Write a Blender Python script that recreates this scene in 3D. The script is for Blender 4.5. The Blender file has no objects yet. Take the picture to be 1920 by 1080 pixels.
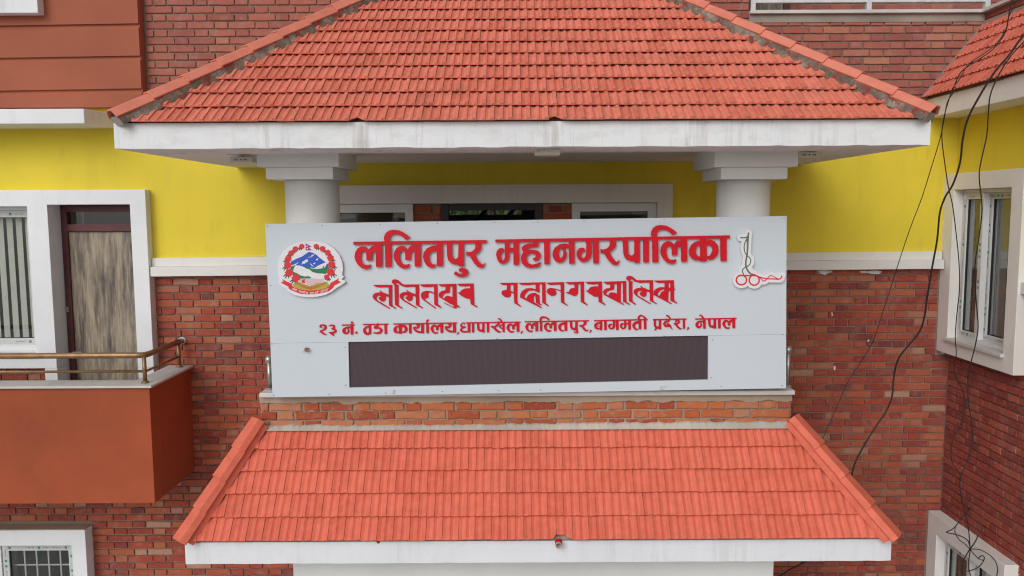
import bpy, bmesh, math, random
import numpy as np
from mathutils import Vector, Matrix
from mathutils.geometry import tessellate_polygon
random.seed(7)
R = random.random
U = random.uniform
scene = bpy.context.scene
COL = scene.collection

# ------------------------------------------------------------------ camera
FPX, CAMZ = 1500.0, 6.0
PITCH, ROLL = math.radians(5.6), 0.005
cam_data = bpy.data.cameras.new('camera')
cam_data.sensor_width = 36.0
cam_data.lens = 36.0 * FPX / 1920.0
cam_data.clip_start, cam_data.clip_end = 0.05, 500.0
cam = bpy.data.objects.new('camera', cam_data)
COL.objects.link(cam)
scene.camera = cam
_F = Vector((0, math.cos(PITCH), -math.sin(PITCH)))
_U0 = Vector((0, math.sin(PITCH), math.cos(PITCH)))
_R0 = Vector((1, 0, 0))
_R = _R0 * math.cos(ROLL) - _U0 * math.sin(ROLL)
_U = _U0 * math.cos(ROLL) + _R0 * math.sin(ROLL)
cam.matrix_world = Matrix(((_R.x, _U.x, -_F.x, 0), (_R.y, _U.y, -_F.y, 0), (_R.z, _U.z, -_F.z, CAMZ), (0, 0, 0, 1)))

# ------------------------------------------------------------------ light
SUN_EL, SUN_AZ = math.radians(32), math.radians(-26)     # azimuth measured from -Y towards -X
world = bpy.data.worlds.new('World')
scene.world = world
world.use_nodes = True
wn, wl = world.node_tree.nodes, world.node_tree.links
bg = wn['Background']
sky = wn.new('ShaderNodeTexSky')
sky.sky_type = 'NISHITA'
sky.sun_disc = False
sky.sun_elevation = SUN_EL
sky.sun_rotation = math.radians(180) - SUN_AZ
sky.air_density, sky.dust_density, sky.ozone_density = 1.0, 4.0, 1.0
hsv = wn.new('ShaderNodeHueSaturation')
hsv.inputs['Saturation'].default_value = 0.12
wl.new(sky.outputs[0], hsv.inputs['Color'])
wl.new(hsv.outputs[0], bg.inputs['Color'])
bg.inputs['Strength'].default_value = 0.145
sun_d = bpy.data.lights.new('sun', 'SUN')
sun_d.energy = 0.65
sun_d.angle = math.radians(40)
sun_d.color = (1.0, 0.99, 0.975)
sun = bpy.data.objects.new('sun', sun_d)
COL.objects.link(sun)
_sd = Vector((math.sin(SUN_AZ) * math.cos(SUN_EL), -math.cos(SUN_AZ) * math.cos(SUN_EL), math.sin(SUN_EL)))
sun.rotation_euler = _sd.to_track_quat('Z', 'Y').to_euler()
scene.view_settings.view_transform = 'Standard'
scene.view_settings.look = 'None'
scene.view_settings.gamma = 1.0
scene.view_settings.use_curve_mapping = False
scene.view_settings.exposure = -0.32
scene.cycles.max_bounces = 12
scene.cycles.diffuse_bounces = 8
scene.cycles.filter_width = 1.15

# ------------------------------------------------------------------ helpers
def ray(px, py):
    return _F * FPX + _R * (px - 960.0) - _U * (py - 540.0)

def PY(px, py, Y):
    d = ray(px, py); t = Y / d.y
    return Vector((d.x * t, Y, CAMZ + d.z * t))

def PX(px, py, X):
    d = ray(px, py); t = X / d.x
    return Vector((X, d.y * t, CAMZ + d.z * t))

def wloc(o):
    v = Vector((0, 0, 0))
    while o is not None:
        v += o.location; o = o.parent
    return v

def link(name, mesh, parent=None, loc=None, label=None, kind=None):
    o = bpy.data.objects.new(name, mesh)
    COL.objects.link(o)
    base = Vector(loc) if loc is not None else Vector((0, 0, 0))
    if parent is not None:
        o.parent = parent
        o.location = base - wloc(parent)
    else:
        o.location = base
    if label: o['label'] = label
    if kind: o['kind'] = kind
    return o

def thing(name, label, cat, loc, group=None):
    o = link(name, None, None, loc)
    o.empty_display_size = 0.2
    o['label'] = label; o['category'] = cat
    if group: o['group'] = group
    return o

def tag(o, label, cat, group=None):
    o['label'] = label; o['category'] = cat
    if group: o['group'] = group
    return o

class MB:
    def __init__(s): s.v = []; s.f = []
    def add(s, vs, fs):
        n = len(s.v); s.v += [tuple(v) for v in vs]; s.f += [tuple(i + n for i in f) for f in fs]; return s
    def box(s, x0, x1, y0, y1, z0, z1):
        if x0 > x1: x0, x1 = x1, x0
        if y0 > y1: y0, y1 = y1, y0
        if z0 > z1: z0, z1 = z1, z0
        return s.add([(x0, y0, z0), (x1, y0, z0), (x1, y1, z0), (x0, y1, z0), (x0, y0, z1), (x1, y0, z1), (x1, y1, z1), (x0, y1, z1)],
                     [(0, 3, 2, 1), (4, 5, 6, 7), (0, 1, 5, 4), (1, 2, 6, 5), (2, 3, 7, 6), (3, 0, 4, 7)])
    def prism(s, pts, vec):
        """closed polygon pts (3D) extruded by vec"""
        n = len(pts); vec = Vector(vec)
        vs = [Vector(p) for p in pts] + [Vector(p) + vec for p in pts]
        fs = [tuple(range(n))[::-1], tuple(range(n, 2 * n))] + [(i, (i + 1) % n, n + (i + 1) % n, n + i) for i in range(n)]
        return s.add(vs, fs)
    def tube(s, pts, r, seg=8, cap=True):
        pts = [Vector(p) for p in pts]
        n = len(pts); vs = []; fs = []
        up = Vector((0.13, 0.21, 1)).normalized()
        prev = None
        for i, p in enumerate(pts):
            t = (pts[min(i + 1, n - 1)] - pts[max(i - 1, 0)]).normalized()
            if prev is None:
                a = t.orthogonal().normalized()
            else:
                a = (prev - t * prev.dot(t)).normalized()
            prev = a
            b = t.cross(a)
            rr = r[i] if isinstance(r, (list, tuple)) else r
            for k in range(seg):
                an = 2 * math.pi * k / seg
                vs.append(p + (a * math.cos(an) + b * math.sin(an)) * rr)
        for i in range(n - 1):
            for k in range(seg):
                k2 = (k + 1) % seg
                fs.append((i * seg + k, i * seg + k2, (i + 1) * seg + k2, (i + 1) * seg + k))
        if cap:
            fs.append(tuple(range(seg))[::-1]); fs.append(tuple((n - 1) * seg + k for k in range(seg)))
        return s.add(vs, fs)
    def cyl(s, x, y, z0, z1, r0, r1=None, seg=24):
        return s.tube([(x, y, z0), (x, y, z1)], [r0, r1 if r1 is not None else r0], seg)
    def ball(s, c, r, seg=12):
        c = Vector(c); pts = []; rr = []
        for i in range(9):
            a = math.pi * i / 8
            pts.append(c + Vector((0, 0, -math.cos(a) * r))); rr.append(max(1e-4, math.sin(a) * r))
        return s.tube(pts, rr, seg)
    def build(s, name, mat, parent=None, bevel=0, smooth=False, label=None, kind=None, origin=None):
        o3 = Vector(origin) if origin is not None else (sum((Vector(v) for v in s.v), Vector()) / max(1, len(s.v)))
        me = bpy.data.meshes.new(name)
        me.from_pydata([tuple(Vector(v) - o3) for v in s.v], [], s.f)
        bm = bmesh.new(); bm.from_mesh(me); bmesh.ops.recalc_face_normals(bm, faces=bm.faces); bm.to_mesh(me); bm.free()
        if smooth:
            for p in me.polygons: p.use_smooth = True
        me.materials.append(mat)
        o = link(name, me, parent, o3, label, kind)
        if bevel:
            m = o.modifiers.new('bevel', 'BEVEL'); m.width = bevel; m.segments = 2; m.limit_method = 'ANGLE'
        return o

def perf(x0, x1, z0, z1, holes, yf, yb, axis='Y', step=None):
    """wall sheet with rectangular holes and their reveals; holes = (x0,x1,z0,z1)"""
    xs = {x0, x1}; zs = {z0, z1}
    for h in holes:
        for v in h[:2]:
            if x0 < v < x1: xs.add(v)
        for v in h[2:]:
            if z0 < v < z1: zs.add(v)
    xs = sorted(xs); zs = sorted(zs)
    def solid(i, j):
        if i < 0 or j < 0 or i >= len(xs) - 1 or j >= len(zs) - 1: return False
        cx = (xs[i] + xs[i + 1]) / 2; cz = (zs[j] + zs[j + 1]) / 2
        return not any(h[0] < cx < h[1] and h[2] < cz < h[3] for h in holes)
    m = MB(); idx = {}
    def V(x, z, y):
        k = (x, z, y)
        if k not in idx:
            idx[k] = len(m.v); m.v.append((x, y, z) if axis == 'Y' else (y, x, z))
        return idx[k]
    for i in range(len(xs) - 1):
        for j in range(len(zs) - 1):
            if not solid(i, j): continue
            a, b, c, d = xs[i], xs[i + 1], zs[j], zs[j + 1]
            m.f.append((V(a, c, yf), V(b, c, yf), V(b, d, yf), V(a, d, yf)))
            m.f.append((V(a, c, yb), V(a, d, yb), V(b, d, yb), V(b, c, yb)))
            if not solid(i - 1, j): m.f.append((V(a, c, yf), V(a, d, yf), V(a, d, yb), V(a, c, yb)))
            if not solid(i + 1, j): m.f.append((V(b, c, yf), V(b, c, yb), V(b, d, yb), V(b, d, yf)))
            if not solid(i, j - 1): m.f.append((V(a, c, yf), V(a, c, yb), V(b, c, yb), V(b, c, yf)))
            if not solid(i, j + 1): m.f.append((V(a, d, yf), V(b, d, yf), V(b, d, yb), V(a, d, yb)))
    return m

def grow(h, e=0.004): return (h[0] - e, h[1] + e, h[2] - e, h[3] + e)

# ------------------------------------------------------------------ materials
class NT:
    def __init__(s, name, rough=0.8, metal=0.0, spec=0.3):
        s.m = bpy.data.materials.new(name); s.m.use_nodes = True
        s.n, s.l = s.m.node_tree.nodes, s.m.node_tree.links
        s.b = s.n['Principled BSDF']
        s.b.inputs['Roughness'].default_value = rough
        s.b.inputs['Metallic'].default_value = metal
        s.b.inputs['Specular IOR Level'].default_value = spec
        s.geo = s.n.new('ShaderNodeNewGeometry')
        s.h = None
    def noise(s, scale, detail=4, rough=0.6, stretch=None, off=0.0, coord=None):
        t = s.n.new('ShaderNodeTexNoise')
        t.inputs['Scale'].default_value = scale; t.inputs['Detail'].default_value = detail; t.inputs['Roughness'].default_value = rough
        mp = s.n.new('ShaderNodeMapping')
        mp.inputs['Location'].default_value = (off, off * 1.7, off * 0.6)
        if stretch: mp.inputs['Scale'].default_value = stretch
        s.l.new(coord or s.geo.outputs['Position'], mp.inputs['Vector'])
        s.l.new(mp.outputs[0], t.inputs['Vector'])
        return t.outputs['Fac']
    def ramp(s, fac, stops, interp='LINEAR'):
        r = s.n.new('ShaderNodeValToRGB'); r.color_ramp.interpolation = interp
        e = r.color_ramp.elements
        while len(e) < len(stops): e.new(0.5)
        for el, (p, c) in zip(e, stops):
            el.position = p
            el.color = (c, c, c, 1) if isinstance(c, (int, float)) else (*c, 1)
        s.l.new(fac, r.inputs[0]); return r.outputs['Color']
    def mix(s, fac, a, b, mode='MIX'):
        x = s.n.new('ShaderNodeMix'); x.data_type = 'RGBA'; x.blend_type = mode
        for sock, v in ((x.inputs[0], fac), (x.inputs[6], a), (x.inputs[7], b)):
            if isinstance(v, (int, float)): sock.default_value = v
            elif isinstance(v, tuple): sock.default_value = (*v, 1)
            else: s.l.new(v, sock)
        return x.outputs[2]
    def math(s, op, a, b=0.0):
        x = s.n.new('ShaderNodeMath'); x.operation = op
        for sock, v in ((x.inputs[0], a), (x.inputs[1], b)):
            if isinstance(v, (int, float)): sock.default_value = v
            else: s.l.new(v, sock)
        return x.outputs[0]
    def rand(s):
        oi = s.n.new('ShaderNodeObjectInfo')
        a = s.math('MULTIPLY', s.geo.outputs['Random Per Island'], 7.31)
        return s.math('FRACT', s.math('ADD', a, oi.outputs['Random']))
    def color(s, c):
        if isinstance(c, tuple): s.b.inputs['Base Color'].default_value = (*c, 1)
        else: s.l.new(c, s.b.inputs['Base Color'])
        return s
    def bump(s, h, strength=0.3, dist=0.004):
        b = s.n.new('ShaderNodeBump'); b.inputs['Strength'].default_value = strength; b.inputs['Distance'].default_value = dist
        s.l.new(h, b.inputs['Height']); s.l.new(b.outputs[0], s.b.inputs['Normal']); return s

def m_paint(name, col, dirt=0.25, dirtcol=(0.30, 0.27, 0.22), rough=0.75, streak=True, bump=0.25, var=0.06):
    t = NT(name, rough)
    big = t.noise(1.3, 4, 0.6)
    c = t.mix(t.ramp(big, [(0.3, 0.0), (0.7, 1.0)]), tuple(x * (1 - var) for x in col), tuple(min(1, x * (1 + var)) for x in col))
    if dirt:
        if streak:
            s1 = t.noise(9, 5, 0.7, (1, 1, 0.12), 3.1)
        else:
            s1 = t.noise(5, 6, 0.7, None, 3.1)
        blot = t.noise(2.2, 5, 0.65, None, 7.7)
        f = t.math('MULTIPLY', t.ramp(s1, [(0.5, 0.0), (0.75, 1.0)]), t.ramp(blot, [(0.42, 0.0), (0.7, dirt)]))
        c = t.mix(f, c, dirtcol)
        sp = t.noise(70, 3, 0.6, None, 1.1)
        c = t.mix(t.ramp(sp, [(0.70, 0.0), (0.78, 0.25 * min(1, dirt * 2))]), c, dirtcol)
    t.color(c)
    t.bump(t.noise(120, 4, 0.6), bump, 0.002)
    return t.m

def m_brick(name, stops, pale=(0.48, 0.33, 0.26), palef=0.5, smoke=0.35):
    t = NT(name, 0.9, 0, 0.15)
    r = t.rand()
    c = t.ramp(r, stops)
    n1 = t.noise(22, 5, 0.65)
    c = t.mix(t.ramp(n1, [(0.40, 0.0), (0.75, 0.35)]), c, t.mix(0.5, c, (0.12, 0.035, 0.025)))
    n2 = t.noise(9, 6, 0.72, None, 5.0)
    c = t.mix(t.ramp(n2, [(0.52, 0.0), (0.72, palef)]), c, pale)
    n3 = t.noise(1.1, 5, 0.7, None, 9.0)
    c = t.mix(t.ramp(n3, [(0.40, 0.0), (0.62, smoke * 1.5)]), c, t.mix(0.6, c, (0.16, 0.045, 0.04)))
    n4 = t.noise(48, 4, 0.75, None, 13.0)
    c = t.mix(t.ramp(n4, [(0.54, 0.0), (0.64, 0.50)]), c, (0.31, 0.18, 0.13))
    n5 = t.noise(3.2, 5, 0.7, None, 21.0)
    c = t.mix(t.ramp(n5, [(0.50, 0.0), (0.66, 0.30)]), c, (0.36, 0.14, 0.095))
    fine = t.noise(160, 3, 0.7)
    c = t.mix(t.ramp(fine, [(0.3, 0.20), (0.6, 0.0)]), c, t.mix(0.5, c, (0.05, 0.02, 0.015)))
    t.color(c)
    t.bump(t.math('ADD', t.noise(60, 5, 0.7), t.noise(260, 2, 0.5)), 0.5, 0.004)
    return t.m

def m_clay(name, a, b, dirt=0.35):
    t = NT(name, 0.72, 0, 0.25)
    r = t.rand()
    c = t.mix(r, a, b)
    n = t.noise(14, 5, 0.7)
    c = t.mix(t.ramp(n, [(0.40, 0.0), (0.75, 0.5)]), c, tuple(min(1, x * 1.25 + 0.03) for x in b))
    n2 = t.noise(4, 6, 0.7, None, 4.0)
    c = t.mix(t.ramp(n2, [(0.52, 0.0), (0.8, dirt)]), c, (0.26, 0.14, 0.10))
    sp = t.noise(90, 3, 0.6, None, 2.0)
    c = t.mix(t.ramp(sp, [(0.66, 0.0), (0.75, 0.5 * dirt)]), c, (0.16, 0.10, 0.08))
    t.color(c)
    t.bump(t.noise(150, 4, 0.6), 0.25, 0.002)
    return t.m

M = {}
M['white'] = m_paint('white_plaster_paint', (0.72, 0.735, 0.755), 0.45)
M['white_low'] = m_paint('clean_white_paint', (0.70, 0.715, 0.745), 0.15)
def m_fascia(name, col, amt):
    t = NT(name, 0.8)
    c = t.mix(t.ramp(t.noise(1.6, 5, 0.65), [(0.3, 0.0), (0.7, 1.0)]), tuple(x * 0.93 for x in col), col)
    c = t.mix(t.ramp(t.noise(6, 6, 0.7, (1, 1, 2.2), 2.0), [(0.5, 0.0), (0.72, 0.5 * amt)]), c, (0.46, 0.44, 0.40))
    st = t.math('MULTIPLY', t.ramp(t.noise(14, 5, 0.75, (1, 1, 0.07), 3.1), [(0.50, 0.0), (0.66, 1.0)]), t.ramp(t.noise(1.7, 4, 0.6, (1, 1, 0.4), 7.0), [(0.42, 0.0), (0.62, amt)]))
    c = t.mix(st, c, (0.34, 0.27, 0.22))
    c = t.mix(t.ramp(t.noise(45, 4, 0.7, None, 1.1), [(0.68, 0.0), (0.76, 0.5 * amt)]), c, (0.25, 0.20, 0.17))
    t.color(c); t.bump(t.math('ADD', t.noise(22, 5, 0.7), t.math('MULTIPLY', t.noise(130, 3, 0.6), 0.4)), 0.35, 0.006)
    return t.m
M['fascia'] = m_fascia('weathered_white_fascia', (0.73, 0.745, 0.765), 0.75)
M['fascia_low'] = m_fascia('white_fascia', (0.71, 0.73, 0.765), 0.22)
M['cream'] = m_paint('cream_plaster_paint', (0.70, 0.68, 0.65), 0.3)
M['column'] = m_paint('column_paint', (0.75, 0.75, 0.735), 0.3, streak=False)
M['yellow'] = m_paint('yellow_paint', (0.71, 0.56, 0.045), 0.45, (0.36, 0.26, 0.05), var=0.07)
M['orange'] = m_paint('orange_paint', (0.325, 0.070, 0.026), 0.45, (0.22, 0.065, 0.033), streak=True, bump=0.5, var=0.16)
M['siding'] = m_paint('siding_paint', (0.335, 0.098, 0.052), 0.3, (0.26, 0.09, 0.05), streak=False, bump=0.5, var=0.10)
M['cream_dirty'] = m_paint('flashing_render', (0.46, 0.42, 0.37), 0.6, (0.22, 0.17, 0.13), 0.9, False, 0.8, 0.2)
M['soffit'] = m_paint('soffit_paint', (0.76, 0.74, 0.71), 0.2, streak=False)
M['terrace'] = m_paint('pale_terrace_floor', (0.66, 0.64, 0.61), 0.4, (0.4, 0.37, 0.33), 0.7, False)
M['porch_wall'] = m_paint('porch_wall_paint', (0.66, 0.66, 0.65), 0.15)
M['cement'] = m_paint('grey_cement', (0.30, 0.26, 0.22), 0.7, (0.13, 0.10, 0.08), 0.9, False, 0.9, 0.25)
M['cement_brown'] = m_paint('brown_cement', (0.36, 0.27, 0.20), 0.6, (0.20, 0.13, 0.09), 0.9, False, 0.9, 0.2)
M['stone'] = m_paint('coping_stone', (0.55, 0.54, 0.52), 0.5, (0.25, 0.22, 0.19), 0.6, False, 0.4, 0.12)
M['mortar'] = m_paint('wall_mortar', (0.25, 0.185, 0.14), 0.7, (0.13, 0.10, 0.08), 0.95, False, 1.0, 0.25)
M['mortar_pale'] = m_paint('parapet_mortar', (0.32, 0.245, 0.185), 0.5, (0.16, 0.12, 0.09), 0.95, False, 1.0, 0.25)
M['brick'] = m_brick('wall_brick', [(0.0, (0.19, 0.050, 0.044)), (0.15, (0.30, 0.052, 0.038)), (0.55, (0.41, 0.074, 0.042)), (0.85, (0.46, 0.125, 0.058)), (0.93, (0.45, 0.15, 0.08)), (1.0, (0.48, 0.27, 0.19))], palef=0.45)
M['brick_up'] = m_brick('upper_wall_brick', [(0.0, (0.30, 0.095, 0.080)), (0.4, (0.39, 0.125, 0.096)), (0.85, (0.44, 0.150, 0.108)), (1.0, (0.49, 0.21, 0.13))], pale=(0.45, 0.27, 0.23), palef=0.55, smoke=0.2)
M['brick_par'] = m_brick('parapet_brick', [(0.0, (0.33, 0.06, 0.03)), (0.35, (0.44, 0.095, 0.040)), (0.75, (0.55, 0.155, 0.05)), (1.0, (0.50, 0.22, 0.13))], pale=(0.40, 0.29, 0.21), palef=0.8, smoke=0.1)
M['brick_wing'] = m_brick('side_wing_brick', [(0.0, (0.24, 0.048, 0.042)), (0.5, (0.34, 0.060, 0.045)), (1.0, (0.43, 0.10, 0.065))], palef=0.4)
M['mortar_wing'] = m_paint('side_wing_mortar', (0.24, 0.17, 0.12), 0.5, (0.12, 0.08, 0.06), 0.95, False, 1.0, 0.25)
M['tile'] = m_clay('clay_tile', (0.57, 0.146, 0.092), (0.68, 0.20, 0.136))
M['tile_low'] = m_clay('lower_clay_tile', (0.59, 0.119, 0.071), (0.67, 0.150, 0.093), 0.2)
M['tile_wing'] = m_clay('side_clay_tile', (0.46, 0.095, 0.058), (0.57, 0.15, 0.10), 0.4)
M['ridge'] = m_clay('ridge_tile', (0.57, 0.175, 0.115), (0.62, 0.20, 0.135), 0.15)
M['ridge_low'] = m_clay('lower_ridge_tile', (0.58, 0.124, 0.075), (0.64, 0.148, 0.090), 0.1)

def m_hipmortar():
    t = NT('hip_mortar', 0.95, 0, 0.1)
    n = t.noise(7, 6, 0.75); n2 = t.noise(16, 6, 0.7, None, 3)
    c = t.ramp(n, [(0.3, (0.08, 0.06, 0.05)), (0.52, (0.20, 0.155, 0.12)), (0.72, (0.40, 0.36, 0.31))])
    c = t.mix(t.ramp(n2, [(0.52, 0.0), (0.60, 1.0)]), c, (0.24, 0.055, 0.042))
    t.color(c); t.bump(t.noise(40, 6, 0.7), 1.0, 0.012)
    return t.m
M['hip'] = m_hipmortar()

def m_simple(name, col, rough=0.5, metal=0.0, spec=0.4, noise=0.0, bump=0.0):
    t = NT(name, rough, metal, spec)
    if noise:
        c = t.mix(t.ramp(t.noise(12, 4, 0.6), [(0.35, 0.0), (0.7, 1.0)]), tuple(x * (1 - noise) for x in col), tuple(min(1, x * (1 + noise)) for x in col))
        t.color(c)
    else: t.color(col)
    if bump: t.bump(t.noise(80, 3), bump, 0.002)
    return t.m
M['signwhite'] = m_paint('sign_sheet', (0.545, 0.595, 0.645), 0.06, (0.4, 0.4, 0.4), 0.38, True, 0.05, 0.015)
M['signedge'] = m_simple('sign_edge', (0.72, 0.73, 0.74), 0.35)
M['red'] = m_simple('red_acrylic', (0.56, 0.006, 0.016), 0.35, 0, 0.25, 0.08)
M['redflat'] = m_simple('red_vinyl', (0.55, 0.007, 0.018), 0.5, 0, 0.2, 0.06)
M['plate'] = m_simple('emblem_plate', (0.70, 0.68, 0.71), 0.4, noise=0.02)
def flat(n, c): M[n] = m_simple('print_' + n, c, 0.45)
flat('p_blue', (0.020, 0.085, 0.46)); flat('p_green', (0.014, 0.17, 0.065)); flat('p_dgreen', (0.012, 0.055, 0.03))
flat('p_red', (0.62, 0.02, 0.03)); flat('p_crimson', (0.45, 0.01, 0.10)); flat('p_white', (0.68, 0.66, 0.69)); flat('p_pink', (0.62, 0.42, 0.47))
flat('p_olive', (0.40, 0.34, 0.05)); flat('p_wheat', (0.45, 0.13, 0.03)); flat('p_sage', (0.10, 0.145, 0.11)); flat('p_rim', (0.30, 0.30, 0.33))
M['steel'] = m_simple('steel', (0.45, 0.43, 0.40), 0.35, 0.8, noise=0.15)
M['alu'] = m_simple('aluminium', (0.62, 0.62, 0.62), 0.4, 0.3, noise=0.1)
M['screw'] = m_simple('screw_head', (0.18, 0.18, 0.18), 0.5, 0.5)
M['brass'] = m_simple('painted_brass_tube', (0.30, 0.175, 0.09), 0.38, 0.55, noise=0.25)
M['cable'] = m_simple('black_cable', (0.020, 0.015, 0.016), 0.55)
M['maroon'] = m_simple('maroon_wood', (0.095, 0.025, 0.028), 0.5, noise=0.25)
M['upvc'] = m_simple('white_upvc', (0.66, 0.66, 0.67), 0.35, noise=0.03)
M['film'] = m_simple('protective_film', (0.50, 0.52, 0.50), 0.4, noise=0.05)
M['film_green'] = m_simple('film_print_green', (0.03, 0.25, 0.16), 0.5)
M['film_grey'] = m_simple('film_print_grey', (0.24, 0.26, 0.27), 0.5)
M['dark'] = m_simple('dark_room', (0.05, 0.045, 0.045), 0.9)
M['room'] = m_simple('room_wall', (0.20, 0.18, 0.17), 0.9)
M['blackwood'] = m_simple('dark_frame', (0.035, 0.022, 0.028), 0.5, noise=0.2)
M['blind'] = m_simple('fabric_blind', (0.60, 0.59, 0.53), 0.85, noise=0.04)
M['curtain'] = m_simple('curtain', (0.34, 0.33, 0.31), 0.9)
M['rubber'] = m_simple('black_gasket', (0.02, 0.02, 0.022), 0.6)
M['lamp'] = m_simple('cream_plastic', (0.58, 0.54, 0.46), 0.45)
M['asphalt'] = m_paint('ground_paving', (0.50, 0.485, 0.46), 0.4, (0.1, 0.1, 0.1), 0.9, False)
M['leafbrown'] = m_simple('dry_leaf', (0.22, 0.095, 0.05), 0.7, noise=0.35)
M['pipe'] = m_simple('pvc_pipe', (0.45, 0.36, 0.33), 0.5, noise=0.1)

def m_door():
    t = NT('woodgrain_laminate', 0.55)
    a = t.noise(16, 6, 0.7, (1, 1, 0.13)); b = t.noise(60, 5, 0.75, (1, 1, 0.05), 4)
    k = t.noise(5, 4, 0.6, (1, 1, 0.35), 8)
    c = t.ramp(a, [(0.30, (0.05, 0.043, 0.042)), (0.44, (0.19, 0.155, 0.12)), (0.56, (0.34, 0.28, 0.205)), (0.75, (0.42, 0.36, 0.27))])
    c = t.mix(t.ramp(b, [(0.45, 0.0), (0.7, 0.75)]), c, (0.075, 0.062, 0.058))
    c = t.mix(t.ramp(k, [(0.5, 0.0), (0.75, 0.45)]), c, (0.34, 0.29, 0.22))
    t.color(c); return t.m
M['doorleaf'] = m_door()

def m_glass():
    m = bpy.data.materials.new('window_glass'); m.use_nodes = True
    n, l = m.node_tree.nodes, m.node_tree.links
    n.remove(n['Principled BSDF'])
    tr = n.new('ShaderNodeBsdfTransparent'); tr.inputs[0].default_value = (0.90, 0.92, 0.91, 1)
    gl = n.new('ShaderNodeBsdfGlossy'); gl.inputs['Roughness'].default_value = 0.03
    lw = n.new('ShaderNodeLayerWeight'); lw.inputs['Blend'].default_value = 0.5
    pw = n.new('ShaderNodeMath'); pw.operation = 'POWER'; pw.inputs[1].default_value = 3.5; l.new(lw.outputs['Facing'], pw.inputs[0])
    fr = n.new('ShaderNodeMath'); fr.operation = 'MULTIPLY_ADD'; fr.inputs[1].default_value = 0.75; fr.inputs[2].default_value = 0.07; l.new(pw.outputs[0], fr.inputs[0])
    mx = n.new('ShaderNodeMixShader')
    l.new(fr.outputs[0], mx.inputs[0]); l.new(tr.outputs[0], mx.inputs[1]); l.new(gl.outputs[0], mx.inputs[2])
    l.new(mx.outputs[0], n['Material Output'].inputs[0]); return m
M['glass'] = m_glass()

def m_led():
    t = NT('led_matrix', 0.45)
    v = t.n.new('ShaderNodeTexVoronoi'); v.inputs['Scale'].default_value = 1 / 0.010; v.inputs['Randomness'].default_value = 0.0
    t.l.new(t.geo.outputs['Position'], v.inputs['Vector'])
    w = t.n.new('ShaderNodeTexWave'); w.bands_direction = 'X'; w.inputs['Scale'].default_value = 1 / 0.0064 / 3.14
    t.l.new(t.geo.outputs['Position'], w.inputs['Vector'])
    c = t.mix(t.ramp(w.outputs['Fac'], [(0.2, 0.0), (0.8, 0.8)]), (0.026, 0.019, 0.024), (0.115, 0.078, 0.090))
    n = t.noise(130, 2, 0.5)
    c = t.mix(t.ramp(n, [(0.60, 0.0), (0.75, 0.5)]), c, (0.22, 0.13, 0.12))
    t.color(c); return t.m
M['led'] = m_led()

def m_leaf():
    t = NT('tree_leaves', 0.7)
    t.color(t.mix(t.geo.outputs['Random Per Island'], (0.035, 0.085, 0.02), (0.10, 0.17, 0.05))); return t.m
M['leaf'] = m_leaf()

# ------------------------------------------------------------------ bricks
def brick_verts(w, h=0.055, d=0.03, jit=0.0016, n=2, bev=0.003):
    """front outline with n points per long side and one extra per short side"""
    out = []
    for k in range(n + 1): out.append((-w / 2 + w * k / n, -h / 2))
    out.append((w / 2, 0))
    for k in range(n + 1): out.append((w / 2 - w * k / n, h / 2))
    out.append((-w / 2, 0))
    out = [(x + U(-jit, jit), z + U(-jit, jit)) for x, z in out]
    N = len(out)
    def ins(p, b):
        x, z = p; return (x - math.copysign(min(b, abs(x)), x) if abs(x) > w / 2 - 0.01 else x, z - math.copysign(min(b, abs(z)), z) if abs(z) > h / 2 - 0.008 else z)
    fy = U(-0.0012, 0.0012)
    vs = [(*ins(p, bev), fy + U(-0.0007, 0.0007)) for p in out]
    vs = [(x, y, z) for x, z, y in vs] + [(x, bev * 0.9 + fy, z) for x, z in out] + [(x, d, z) for x, z in out]
    fs = [tuple(range(N))]
    for r in range(2):
        for i in range(N):
            j = (i + 1) % N; fs.append((r * N + i, (r + 1) * N + i, (r + 1) * N + j, r * N + j))
    return vs, fs

def brick_set(mat, jit, n, count=8, bev=0.003, tagname='b'):
    res = {}
    for w in (0.23, 0.11):
        res[w] = []
        for k in range(count):
            vs, fs = brick_verts(w, jit=jit, n=n, bev=bev)
            me = bpy.data.meshes.new('brick_' + tagname); me.from_pydata(vs, [], fs)
            me.materials.append(mat)
            res[w].append((me, np.array(vs), fs))
    return res

def courses(u0, u1, z0, z1, blocks, pitch=0.0675, h=0.055, joint=0.012, u_off=0.0, first=0.0):
    """Flemish bond; yields (u, z, width, base_width)"""
    out = []
    n0 = 0
    zc = z0 + first
    row = 0
    while zc + h / 2 < z1 + h:
        zlo, zhi = zc, zc + h
        zlo2, zhi2 = max(zlo, z0), min(zhi, z1)
        if zhi2 - zlo2 > h * 0.3:
            zm = (zlo2 + zhi2) / 2
            segs = [(u0, u1)]
            for b in blocks:
                if b[2] < zm < b[3]:
                    ns = []
                    for a, c in segs:
                        if b[1] <= a or b[0] >= c: ns.append((a, c)); continue
                        if b[0] > a: ns.append((a, b[0]))
                        if b[1] < c: ns.append((b[1], c))
                    segs = ns
            period = 0.23 + 0.11 + 2 * joint
            start = math.floor(u0 / period) * period - period + (0.182 if row % 2 else 0.0) + u_off + U(-0.006, 0.006)
            u = start
            k = 0
            while u < u1:
                w = 0.23 if k % 2 == 0 else 0.11
                for a, c in segs:
                    lo, hi = max(u, a), min(u + w, c)
                    if hi > lo and c - lo < 0.045: continue
                    if hi > lo and hi - a < 0.045: continue
                    if hi > lo and c - hi < 0.058 and hi < c: hi = c - 0.003
                    if hi > lo and lo - a < 0.058 and lo > a: lo = a + 0.003
                    if hi - lo > 0.03:
                        out.append(((lo + hi) / 2, (zlo2 + zhi2) / 2, hi - lo, w, (zhi2 - zlo2) / h))
                u += w + joint; k += 1
        zc += pitch; row += 1
    return out

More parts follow.
